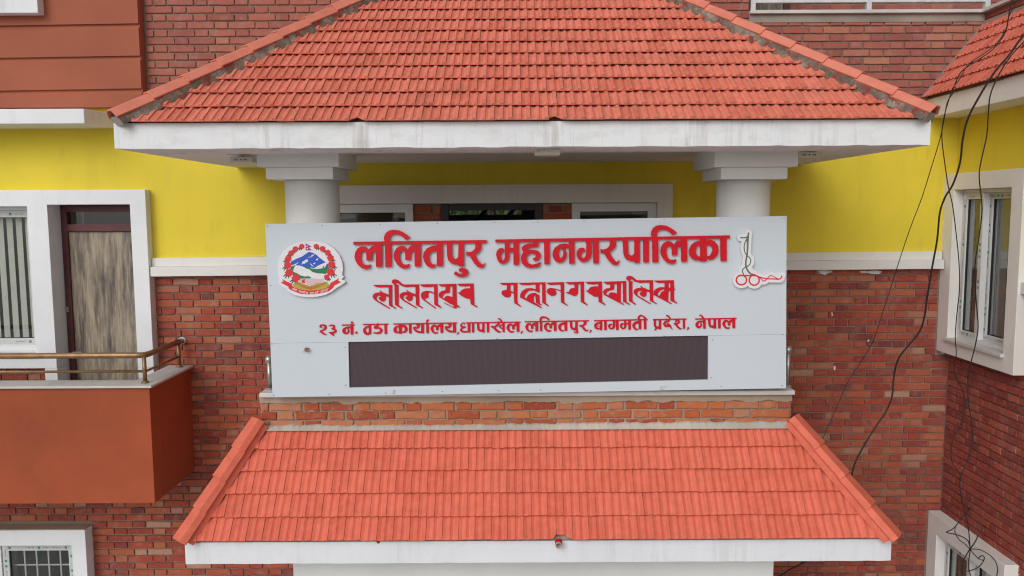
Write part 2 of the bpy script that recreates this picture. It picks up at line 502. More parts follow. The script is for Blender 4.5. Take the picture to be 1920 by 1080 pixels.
def place_bricks(lst, bset, parent, frame, mat, limit, prio, stuff_name='brick'):
    """frame(u,z) -> world point ; frame.rot = rotation z ; the `limit` most visible are objects, the rest one stuff mesh"""
    sc = []
    for i, b in enumerate(lst):
        sc.append((prio(b), i))
    sc.sort(reverse=True)
    single = {i for s_, i in sc[:limit] if s_ > 0}
    rest_v, rest_f, off = [], [], 0
    rz = frame(None, None)
    cr, sr = math.cos(rz), math.sin(rz)
    for i, (u, z, w, bw, hs) in enumerate(lst):
        me, vs, fs = random.choice(bset[bw])
        p = frame(u, z); sx = w / bw
        tilt = U(-0.008, 0.008); dy = U(-0.002, 0.002)
        if i in single:
            o = link('brick', me, parent, p)
            o.rotation_euler = (0, tilt, rz); o.scale = (sx, 1, hs)
            o.location += Vector((-sr * dy, cr * dy, 0))
        else:
            a = vs * np.array([sx, 1, hs]); a = a + np.array([0, dy, 0])
            b = np.stack([a[:, 0] * cr - a[:, 1] * sr, a[:, 0] * sr + a[:, 1] * cr, a[:, 2]], 1) + np.array(p)
            rest_v.append(b); rest_f += [tuple(q + off for q in f) for f in fs]; off += len(b)
    if rest_v:
        V = np.concatenate(rest_v)
        me = bpy.data.meshes.new('bricks_rest'); o3 = Vector(V.mean(0))
        me.from_pydata([tuple(x) for x in (V - np.array(o3))], [], rest_f); me.materials.append(mat)
        link('bricks_beyond_the_counted', me, parent, o3, kind='stuff').name = stuff_name + '_courses'

# ------------------------------------------------------------------ roof tiles
TW, TE, TL = 0.112, 0.171, 0.205
def tile_mesh(mat, rib=0.013, pan=0.003, th=0.008, L=TL, chip=None, rough=0.0003):
    pb, pe = -pan, pan * 0.6
    prof = [(0.0002, rib * 0.45), (0.008, pe), (0.022, pb), (0.036, pe), (0.0425, rib * 0.8), (0.0505, rib * 0.8), (0.057, pe), (0.070, pb), (0.083, pe), (0.089, rib), (0.1085, rib), (0.1100, rib * 0.1), (0.1116, rib * 0.1)]
    n = len(prof); vs = []; fs = []
    vlow = []
    for i, (u, w) in enumerate(prof):
        v = U(-0.0004, 0.0004)
        if chip:
            v += max(0.0, chip(u))
        vlow.append(v)
    for i, (u, w) in enumerate(prof): vs.append((u, vlow[i], w - 0.0015))       # rounded nose
    for i, (u, w) in enumerate(prof): vs.append((u, vlow[i] + 0.006, w + U(-rough, rough)))
    for i, (u, w) in enumerate(prof): vs.append((u, L, w))
    for i, (u, w) in enumerate(prof): vs.append((u, vlow[i] + 0.001, -th))
    for i in range(n - 1):
        fs += [(i, i + 1, n + i + 1, n + i), (n + i, n + i + 1, 2 * n + i + 1, 2 * n + i), (3 * n + i, 3 * n + i + 1, i + 1, i)]
    fs += [(3 * n, 0, n, 2 * n), (4 * n - 1, 3 * n - 1, 2 * n - 1, n - 1)]
    me = bpy.data.meshes.new('roof_tile'); me.from_pydata(vs, [], fs); me.materials.append(mat)
    return me

def lay_tiles(parent, origin, ud, vd, rows, umin, umax, mat, mats_rib=0.0125, lift=0.025, exposure=TE, trim=False, limit=300, clip='step', u_off=0.0, force_stuff=False, chips=None, name='roof_tile', th=0.008):
    """umin(v), umax(v) give the roof limits along u at height v on the slope"""
    ud, vd = Vector(ud), Vector(vd); nd = ud.cross(vd)
    L = exposure + 0.034
    variants = [tile_mesh(mat, rib=mats_rib, L=L, th=th) for _ in range(5)]
    base = Matrix((ud, vd, nd)).transposed()
    cnt = 0; sv, sf, off = [], [], 0
    ang = math.atan2(lift - 0.001, exposure)
    for r in range(rows):
        v0 = r * exposure
        vm = v0 + exposure * 0.5
        lo, hi = umin(vm), umax(vm)
        if hi - lo < 0.05: continue
        shift = (TW / 2 if r % 2 else 0.0) + u_off + U(-0.004, 0.004)
        k = math.floor((min(umin(v0), lo) - shift) / TW) - 1
        while True:
            u = k * TW + shift; k += 1
            if u > max(hi, umax(v0)): break
            me = random.choice(variants); own = False
            if chips and (r, 'x') in chips:
                for (cu, fn) in chips[(r, 'x')]:
                    if u <= cu < u + TW:
                        me = tile_mesh(mat, rib=mats_rib, L=L, chip=(lambda uu, fn=fn, u=u, cu=cu: fn(u + uu - cu)), th=th); own = True
            if clip == 'step':
                if u + TW < lo + 0.02 or u > hi - 0.02: continue
                planes = []
                if u < lo: planes.append(((lo - u, 0, 0), (1, 0, 0)))
                if u + TW > hi: planes.append(((hi - u, 0, 0), (-1, 0, 0)))
            else:
                a0, a1 = umin(v0), umin(v0 + L); b0, b1 = umax(v0), umax(v0 + L)
                if u + TW < min(a0, a1) or u > max(b0, b1): continue
                planes = []
                if u < max(a0, a1): planes.append(((a0 - u, 0, 0), Vector((L, -(a1 - a0), 0)).normalized()))
                if u + TW > min(b0, b1): planes.append(((b0 - u, 0, 0), Vector((-L, (b1 - b0), 0)).normalized()))
            if trim and r == rows - 1: planes.append(((0, exposure, 0), (0, -1, 0)))
            if planes:
                bm = bmesh.new(); bm.from_mesh(me)
                for co, no in planes:
                    bmesh.ops.bisect_plane(bm, geom=bm.verts[:] + bm.edges[:] + bm.faces[:], plane_co=co, plane_no=no, clear_inner=True)
                if len(bm.faces) < 3: bm.free(); continue
                me = bpy.data.meshes.new('roof_tile_cut'); bm.to_mesh(me); bm.free(); me.materials.append(mat)
            rot = base @ Matrix.Rotation(-ang + U(-0.008, 0.008), 3, 'X') @ Matrix.Rotation(random.gauss(0, 0.004), 3, 'Z')
            p = Vector(origin) + ud * u + vd * (v0 + random.gauss(0, 0.0016)) + nd * (lift + 0.001 + U(-0.001, 0.001))
            if cnt < limit and not force_stuff:
                o = link(name, me, parent, p); o.rotation_euler = rot.to_euler(); cnt += 1
            else:
                mt = Matrix.Translation(p) @ rot.to_4x4()
                sv += [tuple(mt @ vv.co) for vv in me.vertices]
                sf += [tuple(i + off for i in pp.vertices) for pp in me.polygons]; off = len(sv)
    if sv:
        me = bpy.data.meshes.new(name + '_rest'); me.from_pydata(sv, [], sf); me.materials.append(mat)
        link('tile_courses', me, parent, (0, 0, 0), kind='stuff')
    return cnt

def ridge_run(parent, a, b, mat, w=0.075, h=0.05, seg=0.25, out=None, fl=0.5, name='ridge_tile', sidedir=None, last_cap=True):
    """angular ridge tiles from a (low) to b (high)"""
    a, b = Vector(a), Vector(b); d = (b - a); n = max(1, round(d.length / seg)); step = d.length / n; d.normalize()
    side = d.cross(Vector((0, 0, 1))).normalized(); up = side.cross(d).normalized()
    for i in range(n):
        p = a + d * (step * i)
        l = step + 0.012
        w0, w1 = w * 1.07, w * 0.97
        prof = lambda k, t: [(-k * 1.0, -h), (-k * fl, h * 0.42 * 1), (k * fl, h * 0.42), (k * 1.0, -h)]
        vs = []
        for (t, ww, lift) in ((0.0, w0, 0.012), (l, w1, 0.0)):
            for (x, z) in prof(ww, t): vs.append(p + d * t + side * x + up * (z + lift))
        for (t, ww, lift) in ((0.0, w0 - 0.010, 0.002), (l, w1 - 0.010, -0.010)):
            for (x, z) in prof(ww, t): vs.append(p + d * t + side * x + up * (z + lift))
        fs = [(0, 1, 5, 4), (1, 2, 6, 5), (2, 3, 7, 6), (8, 12, 13, 9), (9, 13, 14, 10), (10, 14, 15, 11)]
        fs += [(i0, i0 + 8, i0 + 9, i0 + 1) for i0 in range(3)] + [(0, 4, 12, 8), (3, 11, 15, 7)]
        m = MB(); m.add(vs, fs)
        m.build(name, mat, parent, bevel=0.003)

# ================================================================== SETTING
g = MB(); g.add([(-60, -60, 0), (60, -60, 0), (60, 60, 0), (-60, 60, 0)], [(0, 1, 2, 3)])
g.build('ground', M['asphalt'], kind='structure')

YW = 7.30                         # main facade plane
WX = 4.03                         # side wing plane
# ------------------------------------------------------------------ main building
bld = thing('brick_building', 'brick and yellow plastered main building behind the signboard, with orange siding at its upper left', 'building', (0, YW, 0))
zc_belt_hi = PY(400, 484, YW).z
z_belt_lo = PY(400, 518, YW).z
z_yel_top = PY(960, 200, YW).z
XL, XR = -6.3, WX + 0.2
XP = PY(1845, 40, YW).x          # corner of upper terrace
Z_cop = PY(1640, 20, YW).z
X_UP = PY(1404, 20, YW).x

# openings in the main wall
Ys = 7.19
dA = PY(88, 384, Ys); dB = PY(243, 384, Ys)
wA = PY(50, 387, Ys); wB = PY(66, 662, Ys)
sTop = PY(150, 356, Ys).z
sRight = PY(275, 420, Ys).x
sBot = PY(50, 691, Ys).z
z_balc_floor = PY(150, 944, 6.45).z + 0.11
bwA = PY(134, 1023, 7.17); bwR = PY(159, 994, 7.17)
cT = PY(950, 346, 7.22).z; cT2 = PY(950, 381, 7.22).z
cR = PY(1262, 380, 7.22).x; cR2 = PY(1233, 385, 7.22).x
cL = PY(560, 380, 7.22).x
z_ter = PY(960, 760, 5.9).z
left_hole = (-6.0, wA.x, wB.z, wA.z)
door_hole = (dA.x, dB.x, z_balc_floor, dA.z)
low_hole = (-5.6, bwA.x, bwA.z - 1.3, bwA.z)
cen_hole = (cL + 0.12, cR2, z_ter, cT2)
holes = [left_hole, door_hole, low_hole, cen_hole]
m = perf(XL, XR, 0.0, z_yel_top, [grow(h) for h in holes], YW + 0.009, YW + 0.22)
wall = m.build('wall', M['mortar'], bld)
m = perf(XL, X_UP, z_yel_top, 10.2, [], YW + 0.008, YW + 0.22)
m.build('upper_wall', M['mortar'], bld)
m = perf(X_UP, XP + 0.2, z_yel_top, Z_cop - 0.03, [], YW + 0.008, YW + 0.22)
upw = m.build('terrace_wall', M['mortar'], bld)
# yellow plaster coat
ycoat = perf(XL, XR, zc_belt_hi - 0.02, z_yel_top + 0.01, [grow(left_hole), grow((door_hole[0], door_hole[1], 0, door_hole[3])), grow((cL, cR, 0, cT), -0.004)], YW - 0.012, YW + 0.003)
ycoat.build('yellow_plaster', M['yellow'], bld)

# belt course, two tiers, slightly out of level as built
def belt(xa, xb, ya, yb, yc, tilt):
    """ya,yb,yc: image rows of top, middle, bottom at the xa end"""
    m1, m2 = MB(), MB()
    A = [PY(xa, y, YW - 0.07) for y in (ya, yb, yc)]
    Bx = PY(xb, ya, YW - 0.07).x
    dz = tilt * (Bx - A[0].x)
    def pr(mm, z0, z1, y0, y1):
        n = 14
        for i in range(n):
            xa_, xb_ = A[0].x + (Bx - A[0].x) * i / n, A[0].x + (Bx - A[0].x) * (i + 1) / n
            ja, jb = dz * i / n, dz * (i + 1) / n
            mm.add([(xa_, y0, z0 + ja), (xb_, y0, z0 + jb), (xb_, y1, z0 + jb), (xa_, y1, z0 + ja), (xa_, y0, z1 + ja), (xb_, y0, z1 + jb), (xb_, y1, z1 + jb), (xa_, y1, z1 + ja)],
                   [(0, 3, 2, 1), (4, 5, 6, 7), (0, 1, 5, 4), (2, 3, 7, 6)] + ([(3, 0, 4, 7)] if i == 0 else []) + ([(1, 2, 6, 5)] if i == n - 1 else []))
    pr(m1, A[1].z, A[0].z, YW - 0.055, YW + 0.002)
    pr(m2, A[2].z, A[1].z - 0.001, YW - 0.095, YW + 0.002)
    b = m1.build('belt_course', M['cream'], bld)
    m2.build('belt_course_lower_band', M['cream'], b)
belt(283, 560, 484, 500, 518, 0.006)
belt(1270, 1768, 476, 491, 508, 0.004)

# left surround with window and door openings
sur = perf(XL, sRight, sBot, sTop, [left_hole, (dA.x, dB.x, 0, dA.z)], Ys, YW + 0.20)
sur.build('window_surround', M['white'], bld, bevel=0.004)
MB().box(dB.x, sRight, Ys, YW, z_balc_floor, sBot - 0.001).build('door_jamb', M['white'], bld, bevel=0.004)
dleg = MB().box(PY(104, 690, Ys).x - 0.10, dA.x, Ys + 0.002, YW + 0.2, z_balc_floor, sBot - 0.001)
dleg.build('door_jamb', M['white'], bld, bevel=0.004)
sill = MB().box(-6.2, PY(72, 664, Ys).x, Ys - 0.035, Ys + 0.02, wB.z - 0.03, wB.z + 0.004)
sill.build('window_ledge', M['stone'], bld, bevel=0.004)

def upvc_window(parent, name, x0, x1, z0, z1, y, fw=0.055, film=True, grid=None, axis='Y', back=None, filmbot=True, sash=1.0, label=None):
    """one framed light; axis 'Y': lies in plane Y=y ; axis 'X': lies in plane X=y and x0,x1 are Y values"""
    def bx(mm, a0, a1, d0, d1, b0, b1):
        if axis == 'Y': mm.box(a0, a1, y + d0, y + d1, b0, b1)
        else: mm.box(y + d0, y + d1, a0, a1, b0, b1)
    fr = MB()
    bx(fr, x0, x0 + fw, 0, 0.05, z0, z1); bx(fr, x1 - fw, x1, 0, 0.05, z0, z1)
    bx(fr, x0 + fw, x1 - fw, 0, 0.05, z1 - fw, z1); bx(fr, x0 + fw, x1 - fw, 0, 0.05, z0, z0 + fw)
    w = fr.build(name, M['upvc'], parent, label=label)
    gk = MB(); t = 0.006
    a, b, c, d = x0 + fw, x1 - fw, z0 + fw, z1 - fw
    bx(gk, a, a + t, 0.012, 0.03, c, d); bx(gk, b - t, b, 0.012, 0.03, c, d)
    bx(gk, a + t, b - t, 0.012, 0.03, d - t, d); bx(gk, a + t, b - t, 0.012, 0.03, c, c + t)
    gk.build('gasket', M['rubber'], w)
    gl = MB(); bx(gl, a + 0.001, b - 0.001, 0.026, 0.030, c + 0.001, d - 0.001)
    gl.build('pane', M['glass'], w)
    if grid:
        gm = MB(); nx, nz = grid
        for i in range(1, nx):
            u = a + (b - a) * i / nx; bx(gm, u - 0.006, u + 0.006, 0.055, 0.063, c, d)
        for i in range(1, nz):
            u = c + (d - c) * i / nz; bx(gm, a, b, 0.064, 0.072, u - 0.006, u + 0.006)
        gm.build('window_grille', M['upvc'], w)
    if film:
        fm, fg, fy = MB(), MB(), MB()
        e = -0.0015
        def strip(a0, a1, b0, b1, horiz):
            bx(fm, a0, a1, e, e + 0.001, b0, b1)
            L = (a1 - a0) if horiz else (b1 - b0); s = 0.03
            while s < L - 0.03:
                k = random.choice(['text', 'text', 'mark', 'gap'])
                l = {'text': U(0.05, 0.10), 'mark': 0.022, 'gap': U(0.04, 0.09)}[k]
                tgt = fg if k == 'text' else fy
                if k != 'gap':
                    m0, m1 = ((b0 + b1) / 2 - 0.008, (b0 + b1) / 2 + 0.008) if horiz else ((a0 + a1) / 2 - 0.008, (a0 + a1) / 2 + 0.008)
                    pieces = int(l / 0.012) if k == 'text' else 1
                    for q in range(pieces):
                        s0 = s + q * l / pieces; s1 = s0 + (0.008 if k == 'text' else l)
                        hh = U(0.3, 1.0) * (m1 - m0) / 2 if k == 'text' else (m1 - m0) / 2 + 0.003
                        mc = (m0 + m1) / 2
                        if horiz: bx(tgt, a0 + s0, a0 + s1, e - 0.001, e - 0.0002, mc - hh, mc + hh)
                        else: bx(tgt, mc - hh, mc + hh, e - 0.001, e - 0.0002, b0 + s0, b0 + s1)
                s += l + 0.03
        g_ = 0.008
        strip(x0 + fw * 0.55, x1 - fw * 0.55, z1 - fw + 0.006, z1 - g_, True)
        if filmbot: strip(x0 + fw * 0.55, x1 - fw * 0.55, z0 + g_, z0 + fw - 0.006, True)
        strip(x1 - fw + 0.006, x1 - g_, z0 + fw, z1 - fw, False)
        strip(x0 + g_, x0 + fw - 0.006, z0 + fw, z1 - fw, False)
        f = fm.build('protective_film', M['film'], w)
        if fg.v: fg.build('film_print', M['film_grey'], w, kind='stuff')
        if fy.v: fy.build('film_print', M['film_green'], w, kind='stuff')
    return w

# left window (sliding sash with vertical blinds)
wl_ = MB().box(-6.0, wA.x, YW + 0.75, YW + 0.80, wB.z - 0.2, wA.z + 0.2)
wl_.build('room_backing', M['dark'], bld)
fr0 = MB()
yf_ = YW + 0.02
fr0.box(-6.0, wA.x, yf_, yf_ + 0.09, wA.z - 0.035, wA.z); fr0.box(-6.0, wA.x, yf_, yf_ + 0.09, wB.z, wB.z + 0.05)
fr0.box(wA.x - 0.035, wA.x, yf_, yf_ + 0.09, wB.z + 0.05, wA.z - 0.035)
fr0.build('window_frame', M['upvc'], bld, bevel=0.003)
xs0 = PY(-95, 500, yf_).x
w1 = upvc_window(bld, 'window', xs0, wA.x - 0.037, wB.z + 0.052, wA.z - 0.037, yf_ + 0.02, 0.06)
w1['label'] = 'sliding window with vertical blinds beside the balcony door'
a0 = wA.x - 0.037 - 0.06; bz0, bz1 = wB.z + 0.06, wA.z - 0.06
n = 16
for i in range(n):
    u = a0 - 0.015 - i * 0.086
    bm_ = MB(); tw = -0.006
    bm_.add([(u - 0.062, yf_ + 0.11 - tw, bz0), (u, yf_ + 0.11 + tw, bz0), (u, yf_ + 0.113 + tw, bz0), (u - 0.062, yf_ + 0.113 - tw, bz0),
             (u - 0.062, yf_ + 0.11 - tw, bz1), (u, yf_ + 0.11 + tw, bz1), (u, yf_ + 0.113 + tw, bz1), (u - 0.062, yf_ + 0.113 - tw, bz1)],
            [(0, 3, 2, 1), (4, 5, 6, 7), (0, 1, 5, 4), (1, 2, 6, 5), (2, 3, 7, 6), (3, 0, 4, 7)])
    bm_.build('blind_slat', M['blind'], w1)

# balcony door
yd = YW + 0.09
door = MB()
dx0, dx1, dz1 = dA.x + 0.002, dB.x - 0.002, dA.z - 0.002
fwd = 0.055
door.box(dx0, dx0 + fwd, yd, yd + 0.08, z_balc_floor, dz1)
door.box(dx1 - fwd * 0.2, dx1, yd, yd + 0.08, z_balc_floor, dz1)
tz0 = PY(200, 420, yd).z; tz1 = PY(200, 397, yd).z; lz1 = PY(200, 434, yd).z
door.box(dx0 + fwd, dx1 - fwd * 0.2, yd, yd + 0.08, tz1, dz1)
door.box(dx0 + fwd, dx1 - fwd * 0.2, yd - 0.004, yd + 0.08, lz1, tz0)
dr = door.build('door', M['maroon'], bld, bevel=0.004, label='balcony door with grey wood grain leaf and maroon frame')
MB().box(dx0 + fwd, dx1 - fwd * 0.2, yd + 0.035, yd + 0.04, tz0, tz1).build('transom_pane', M['glass'], dr)
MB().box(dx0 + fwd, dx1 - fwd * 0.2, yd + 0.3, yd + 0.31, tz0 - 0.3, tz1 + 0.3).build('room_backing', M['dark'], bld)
MB().box(dx0 + fwd + 0.003, dx1 - fwd * 0.2 - 0.003, yd + 0.02, yd + 0.055, z_balc_floor + 0.01, lz1 - 0.004).build('door_leaf', M['doorleaf'], dr)
hm = MB().tube([(dx0 + fwd + 0.0, yd + 0.0, z_balc_floor + 1.0), (dx0 + fwd, yd - 0.03, z_balc_floor + 1.0), (dx0 + fwd + 0.09, yd - 0.03, z_balc_floor + 1.0)], 0.008)
hm.box(dx0 + 0.005, dx0 + 0.03, yd - 0.012, yd, PY(118, 575, yd).z - 0.05, PY(118, 575, yd).z)
hm.build('door_handle', M['steel'], dr)

# bottom left window
Yb = 7.17
bs = perf(XL, bwR.x, bwA.z - 1.45, bwR.z, [low_hole], Yb, YW + 0.10)
bs.build('window_surround', M['white'], bld, bevel=0.004, label='surround of the low window with a dirt stained top ledge')
MB().box(XL, bwR.x - 0.004, Yb + 0.004, YW - 0.006, bwR.z + 0.0015, bwR.z + 0.008).build('stained_ledge', M['cement_brown'], bld)
yb_ = YW - 0.04
fr1 = MB(); fr1.box(-5.6, bwA.x, yb_, yb_ + 0.09, bwA.z - 0.03, bwA.z - 0.002); fr1.box(bwA.x - 0.03, bwA.x - 0.002, yb_, yb_ + 0.09, bwA.z - 1.3, bwA.z - 0.03)
xm = PY(3, 1050, yb_).x
fr1.box(xm - 0.035, xm, yb_ - 0.004, yb_ + 0.09, bwA.z - 1.3, bwA.z - 0.03)
fr1.build('window_frame', M['upvc'], bld)
lowin = upvc_window(bld, 'window', xm + 0.004, bwA.x - 0.032, bwA.z - 1.0, bwA.z - 0.032, yb_ + 0.012, 0.058, grid=(5, 5))
lowin['label'] = 'low window with a white square grille behind the glass'
upvc_window(bld, 'window', xm - 0.72, xm - 0.037, bwA.z - 1.0, bwA.z - 0.032, yb_ + 0.012, 0.058, grid=(5, 5))
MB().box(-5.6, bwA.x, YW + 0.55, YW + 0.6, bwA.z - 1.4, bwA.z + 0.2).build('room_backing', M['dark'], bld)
MB().box(PY(22, 1060, YW + 0.1).x, PY(31, 1060, YW + 0.1).x, YW + 0.10, YW + 0.12, bwA.z - 1.0, bwA.z - 0.06).build('curtain', M['curtain'], lowin)

# centre windows and door on the terrace behind the columns
Yc = 7.22
cs = perf(cL, cR, z_ter, cT, [cen_hole], Yc, YW + 0.2)
cs.build('window_surround', M['cream'], bld, bevel=0.004, label='long surround of the terrace windows and doorway')
xa, xb = cen_hole[0], PY(775, 395, YW).x
wtop = cT2 - 0.004
def cwin(x0, x1, drop):
    w = upvc_window(bld, 'window', x0, x1, z_ter + 0.9, wtop, YW - 0.02, 0.075, film=False)
    return w
c1 = cwin(xa, xb, 0); c1['label'] = 'terrace window left of the doorway, behind the left column'
xc, xd = PY(1072, 395, YW).x, cen_hole[1] - 0.002
c2 = cwin(xc, xd, 0); c2['label'] = 'terrace window right of the doorway'
xe, xf = PY(827, 395, YW).x, PY(1017, 395, YW).x
dd = MB(); dd.box(xe, xe + 0.07, YW - 0.01, YW + 0.1, z_ter, wtop); dd.box(xf - 0.07, xf, YW - 0.01, YW + 0.1, z_ter, wtop)
dd.box(xe + 0.07, xf - 0.07, YW - 0.012, YW + 0.1, wtop - 0.06, wtop)
dd.build('door', M['blackwood'], bld, bevel=0.004, label='open dark terrace doorway with a stair visible inside')
piers = []
for a, b in ((xb, xe), (xf, xc)):
    MB().box(a + 0.001, b - 0.001, YW + 0.006, YW + 0.2, z_ter, wtop).build('pier', M['mortar'], bld)
    piers.append((a, b))
# room behind: side walls, ceiling, back wall with a bright opening to greenery
rm = MB()
rz0, rz1 = z_ter, cT2 + 0.3
rm.box(cL - 0.6, cR + 0.5, YW + 3.9, YW + 4.0, rz0, PY(900, 394, YW + 3.9).z)
gx0, gx1 = PY(842, 380, YW + 3.9).x, PY(978, 380, YW + 3.9).x
gz0, gz1 = PY(900, 403, YW + 3.9).z, PY(900, 388, YW + 3.9).z
rm = perf(cL - 0.6, cR + 0.5, rz0, rz1 + 0.4, [(gx0, gx1, gz0, gz1)], YW + 3.9, YW + 4.0)
rm.box(cL - 0.6, cR + 0.5, YW + 0.23, YW + 3.9, rz1 + 0.2, rz1 + 0.3)
rm.box(cL - 0.7, cL - 0.6, YW + 0.23, YW + 3.9, rz0, rz1 + 0.2); rm.box(cR + 0.5, cR + 0.6, YW + 0.23, YW + 3.9, rz0, rz1 + 0.2)
rm.box(cL - 0.6, cR + 0.5, YW + 0.23, YW + 3.9, rz0 - 0.1, rz0)
rm.build('room', M['room'], bld)
gm = MB(); zb = (gz0, gz1)
for q in (0.5,): gm.box(gx0 + (gx1 - gx0) * q - 0.03, gx0 + (gx1 - gx0) * q + 0.03, YW + 3.88, YW + 3.9, *zb)
gm.build('far_window_bar', M['upvc'], bld)
sr = MB()
for k in range(4):
    x = gx0 + 0.15 + k * 0.36
    sr.tube([(x, YW + 3.2, gz0 - 0.35), (x + 0.65, YW + 3.2, gz1 + 0.25)], 0.025, 6)
sr.build('stair_rail', M['blackwood'], bld)
# paper and boxes seen on the sills inside
MB().add([(PY(636, 394, YW + 0.12).x, YW + 0.12, PY(640, 412, YW + 0.1).z), (PY(664, 394, YW + 0.12).x, YW + 0.12, PY(640, 408, YW + 0.1).z), (PY(664, 394, YW + 0.12).x, YW + 0.14, PY(640, 393, YW + 0.1).z), (PY(640, 394, YW + 0.12).x, YW + 0.14, PY(640, 394, YW + 0.1).z)], [(0, 1, 2, 3)]).build('window_paper', M['curtain'], c1)
MB().box(PY(735, 400, YW + 0.3).x, PY(746, 400, YW + 0.3).x, YW + 0.3, YW + 0.4, z_ter + 0.9, PY(740, 404, YW + 0.3).z).build('sill_box', M['cement_brown'], c1)
MB().box(PY(1186, 400, YW + 0.12).x, PY(1213, 400, YW + 0.12).x, YW + 0.12, YW + 0.14, PY(1200, 402, YW + 0.1).z, PY(1200, 385, YW + 0.1).z).build('window_paper', M['curtain'], c2)

# orange siding, upper left
xsr = PY(262, 100, 7.20).x
gzs = [PY(130, y, 7.20).z for y in (-92, -15, 46, 106.5, 168, 229)]
SL = 0.011
for i in range(5):
    z1, z0 = gzs[i], gzs[i + 1]
    zt = z1 - 0.0; x0 = XL
    def zz(z, x): return z + SL * (x - (-4.0))
    y0, y1, yb2 = 7.20, 7.222, YW - 0.002
    m = MB()
    hb = 0.034                       # top chamfer under the groove
    if i == 4: z0 = z_yel_top
    top = z1 - 0.012
    pts = [(y0, z0), (y0, top - hb), (y1, top), (y1, z1 + 0.002), (yb2, z1 + 0.002), (yb2, z0)]
    a_ = [(x0, y, zz(z, x0)) for y, z in pts]; b_ = [(xsr, y, zz(z, xsr)) for y, z in pts]
    if i == 4:
        a_[0] = (x0, y0, z0); b_[0] = (xsr, y0, z0); a_[5] = (x0, yb2, z0); b_[5] = (xsr, yb2, z0)
    k = len(pts)
    m.add(a_ + b_, [tuple(range(k))[::-1], tuple(range(k, 2 * k))] + [(q, (q + 1) % k, k + (q + 1) % k, k + q) for q in range(k)])
    m.build('siding_board', M['siding'], bld)
MB().box(xsr + 0.0005, xsr + 0.005, 7.216, YW - 0.001, z_yel_top, 10.0).build('siding_edge', M['siding'], bld)
# white window surround on the siding
q = PY(71, 24, 7.10)
MB().box(XL, q.x, 7.10, 7.199, q.z, 10.1).build('window_surround', M['white'], bld, bevel=0.004, label='upper window surround at the top left corner')
# chhajja slab under the siding
za, zb_ = PY(80, 204, 6.88).z, PY(80, 232, 6.88).z
pl = [(XL, YW - 0.001), (XL, 6.88), (PY(157, 204, 6.88).x, 6.88), (PY(205, 210, YW).x + 0.06, YW - 0.001)]
MB().prism([(x, y, zb_) for x, y in pl], (0, 0, za - zb_)).build('window_canopy', M['white'], bld, bevel=0.006)

# upper terrace coping, railing and set-back wall
mc = MB()
mc.box(X_UP, XP + 0.02, YW - 0.05, YW + 0.26, Z_cop - 0.03, Z_cop)
mc.build('terrace_coping', M['stone'], bld, bevel=0.004)
MB().box(X_UP + 0.002, XP, YW - 0.012, YW + 0.003, Z_cop - 0.10, Z_cop - 0.031).build('cement_smear', M['cement'], bld)
yr = YW + 0.08
rail = MB().box(PY(1411, 8, yr).x, PY(1850, 8, yr).x, yr - 0.015, yr + 0.015, PY(1500, 1, yr).z - 0.02, PY(1500, 1, yr).z + 0.02).build('terrace_railing', M['alu'], bld)
for px in (1411, 1628, 1850):
    x = PY(px, 8, yr).x
    MB().box(x - 0.022, x + 0.022, yr - 0.022, yr + 0.022, Z_cop + 0.001, Z_cop + 1.0).build('rail_post', M['alu'], rail)
for zz_ in (PY(1500, 1, yr).z + 0.85,):
    MB().box(PY(1411, 8, yr).x, PY(1850, 8, yr).x, yr - 0.015, yr + 0.015, zz_ - 0.02, zz_ + 0.02).build('rail_bar', M['alu'], rail)
YB = 8.9
MB().box(X_UP - 1.2, 6.5, YB + 0.004, YB + 0.2, Z_cop - 0.8, Z_cop + 1.6).build('setback_wall', M['mortar'], bld)
MB().box(X_UP - 1.0, 6.4, YW + 0.23, YB, Z_cop - 0.75, Z_cop - 0.70).build('terrace_floor', M['stone'], bld)
xw0, xw1 = PY(1408, 10, YB).x, PY(1478, 10, YB).x
ww = MB().box(xw0, xw1, YB - 0.04, YB + 0.003, Z_cop - 0.8, Z_cop + 1.5)
wd = ww.build('door', M['doorleaf'], bld, label='wood grain door at the back of the upper terrace')
MB().box(xw1 - 0.07, xw1 + 0.001, YB - 0.06, YB - 0.041, Z_cop - 0.8, Z_cop + 1.5).build('door_jamb', M['maroon'], wd)

# ---------------------------------------------------------------- bricks of the main building
bs_main = brick_set(M['brick'], 0.0026, 3, 10, 0.004, 'main')
bs_up = brick_set(M['brick_up'], 0.0019, 3, 10, 0.0035, 'upper')
YBR = YW - 0.006
def inimg(p, x0, x1, y0, y1):
    d = Vector(p) - Vector((0, 0, CAMZ)); t = FPX / d.dot(_F)
    px, py = 960 + d.dot(_R) * t, 540 - d.dot(_U) * t
    return x0 < px < x1 and y0 < py < y1
def pxy(p):
    d = Vector(p) - Vector((0, 0, CAMZ)); t = FPX / d.dot(_F)
    return 960 + d.dot(_R) * t, 540 - d.dot(_U) * t
def vis_lower(b):
    px, py = pxy((b[0], YBR, b[1])); a = b[2]
    if not (-10 < px < 1930 and -5 < py < 1085): return 0
    if px < 1000:
        if 298 < px < 505 and 515 < py < 890 and not (px < 366 and py > 690): pass
        elif py > 880 and px < 560 and px < 330 + (1012 - py) * 0.8 or (py > 944 and px < 345) or (py > 1055 and px < 552): pass
        elif px < 118 and 698 < py < 722: pass
        else: return 0
    else:
        if px > 1473 and py < 770: pass
        elif px > 1490 + max(0, py - 775) * 0.83 and py < 1015: pass
        elif px > 1670 or (px > 1450 and py > 1054): pass
        else: return 0
    return a * (1.2 if px < 1000 else 1.0) - 0.0001 * abs(px - 960)
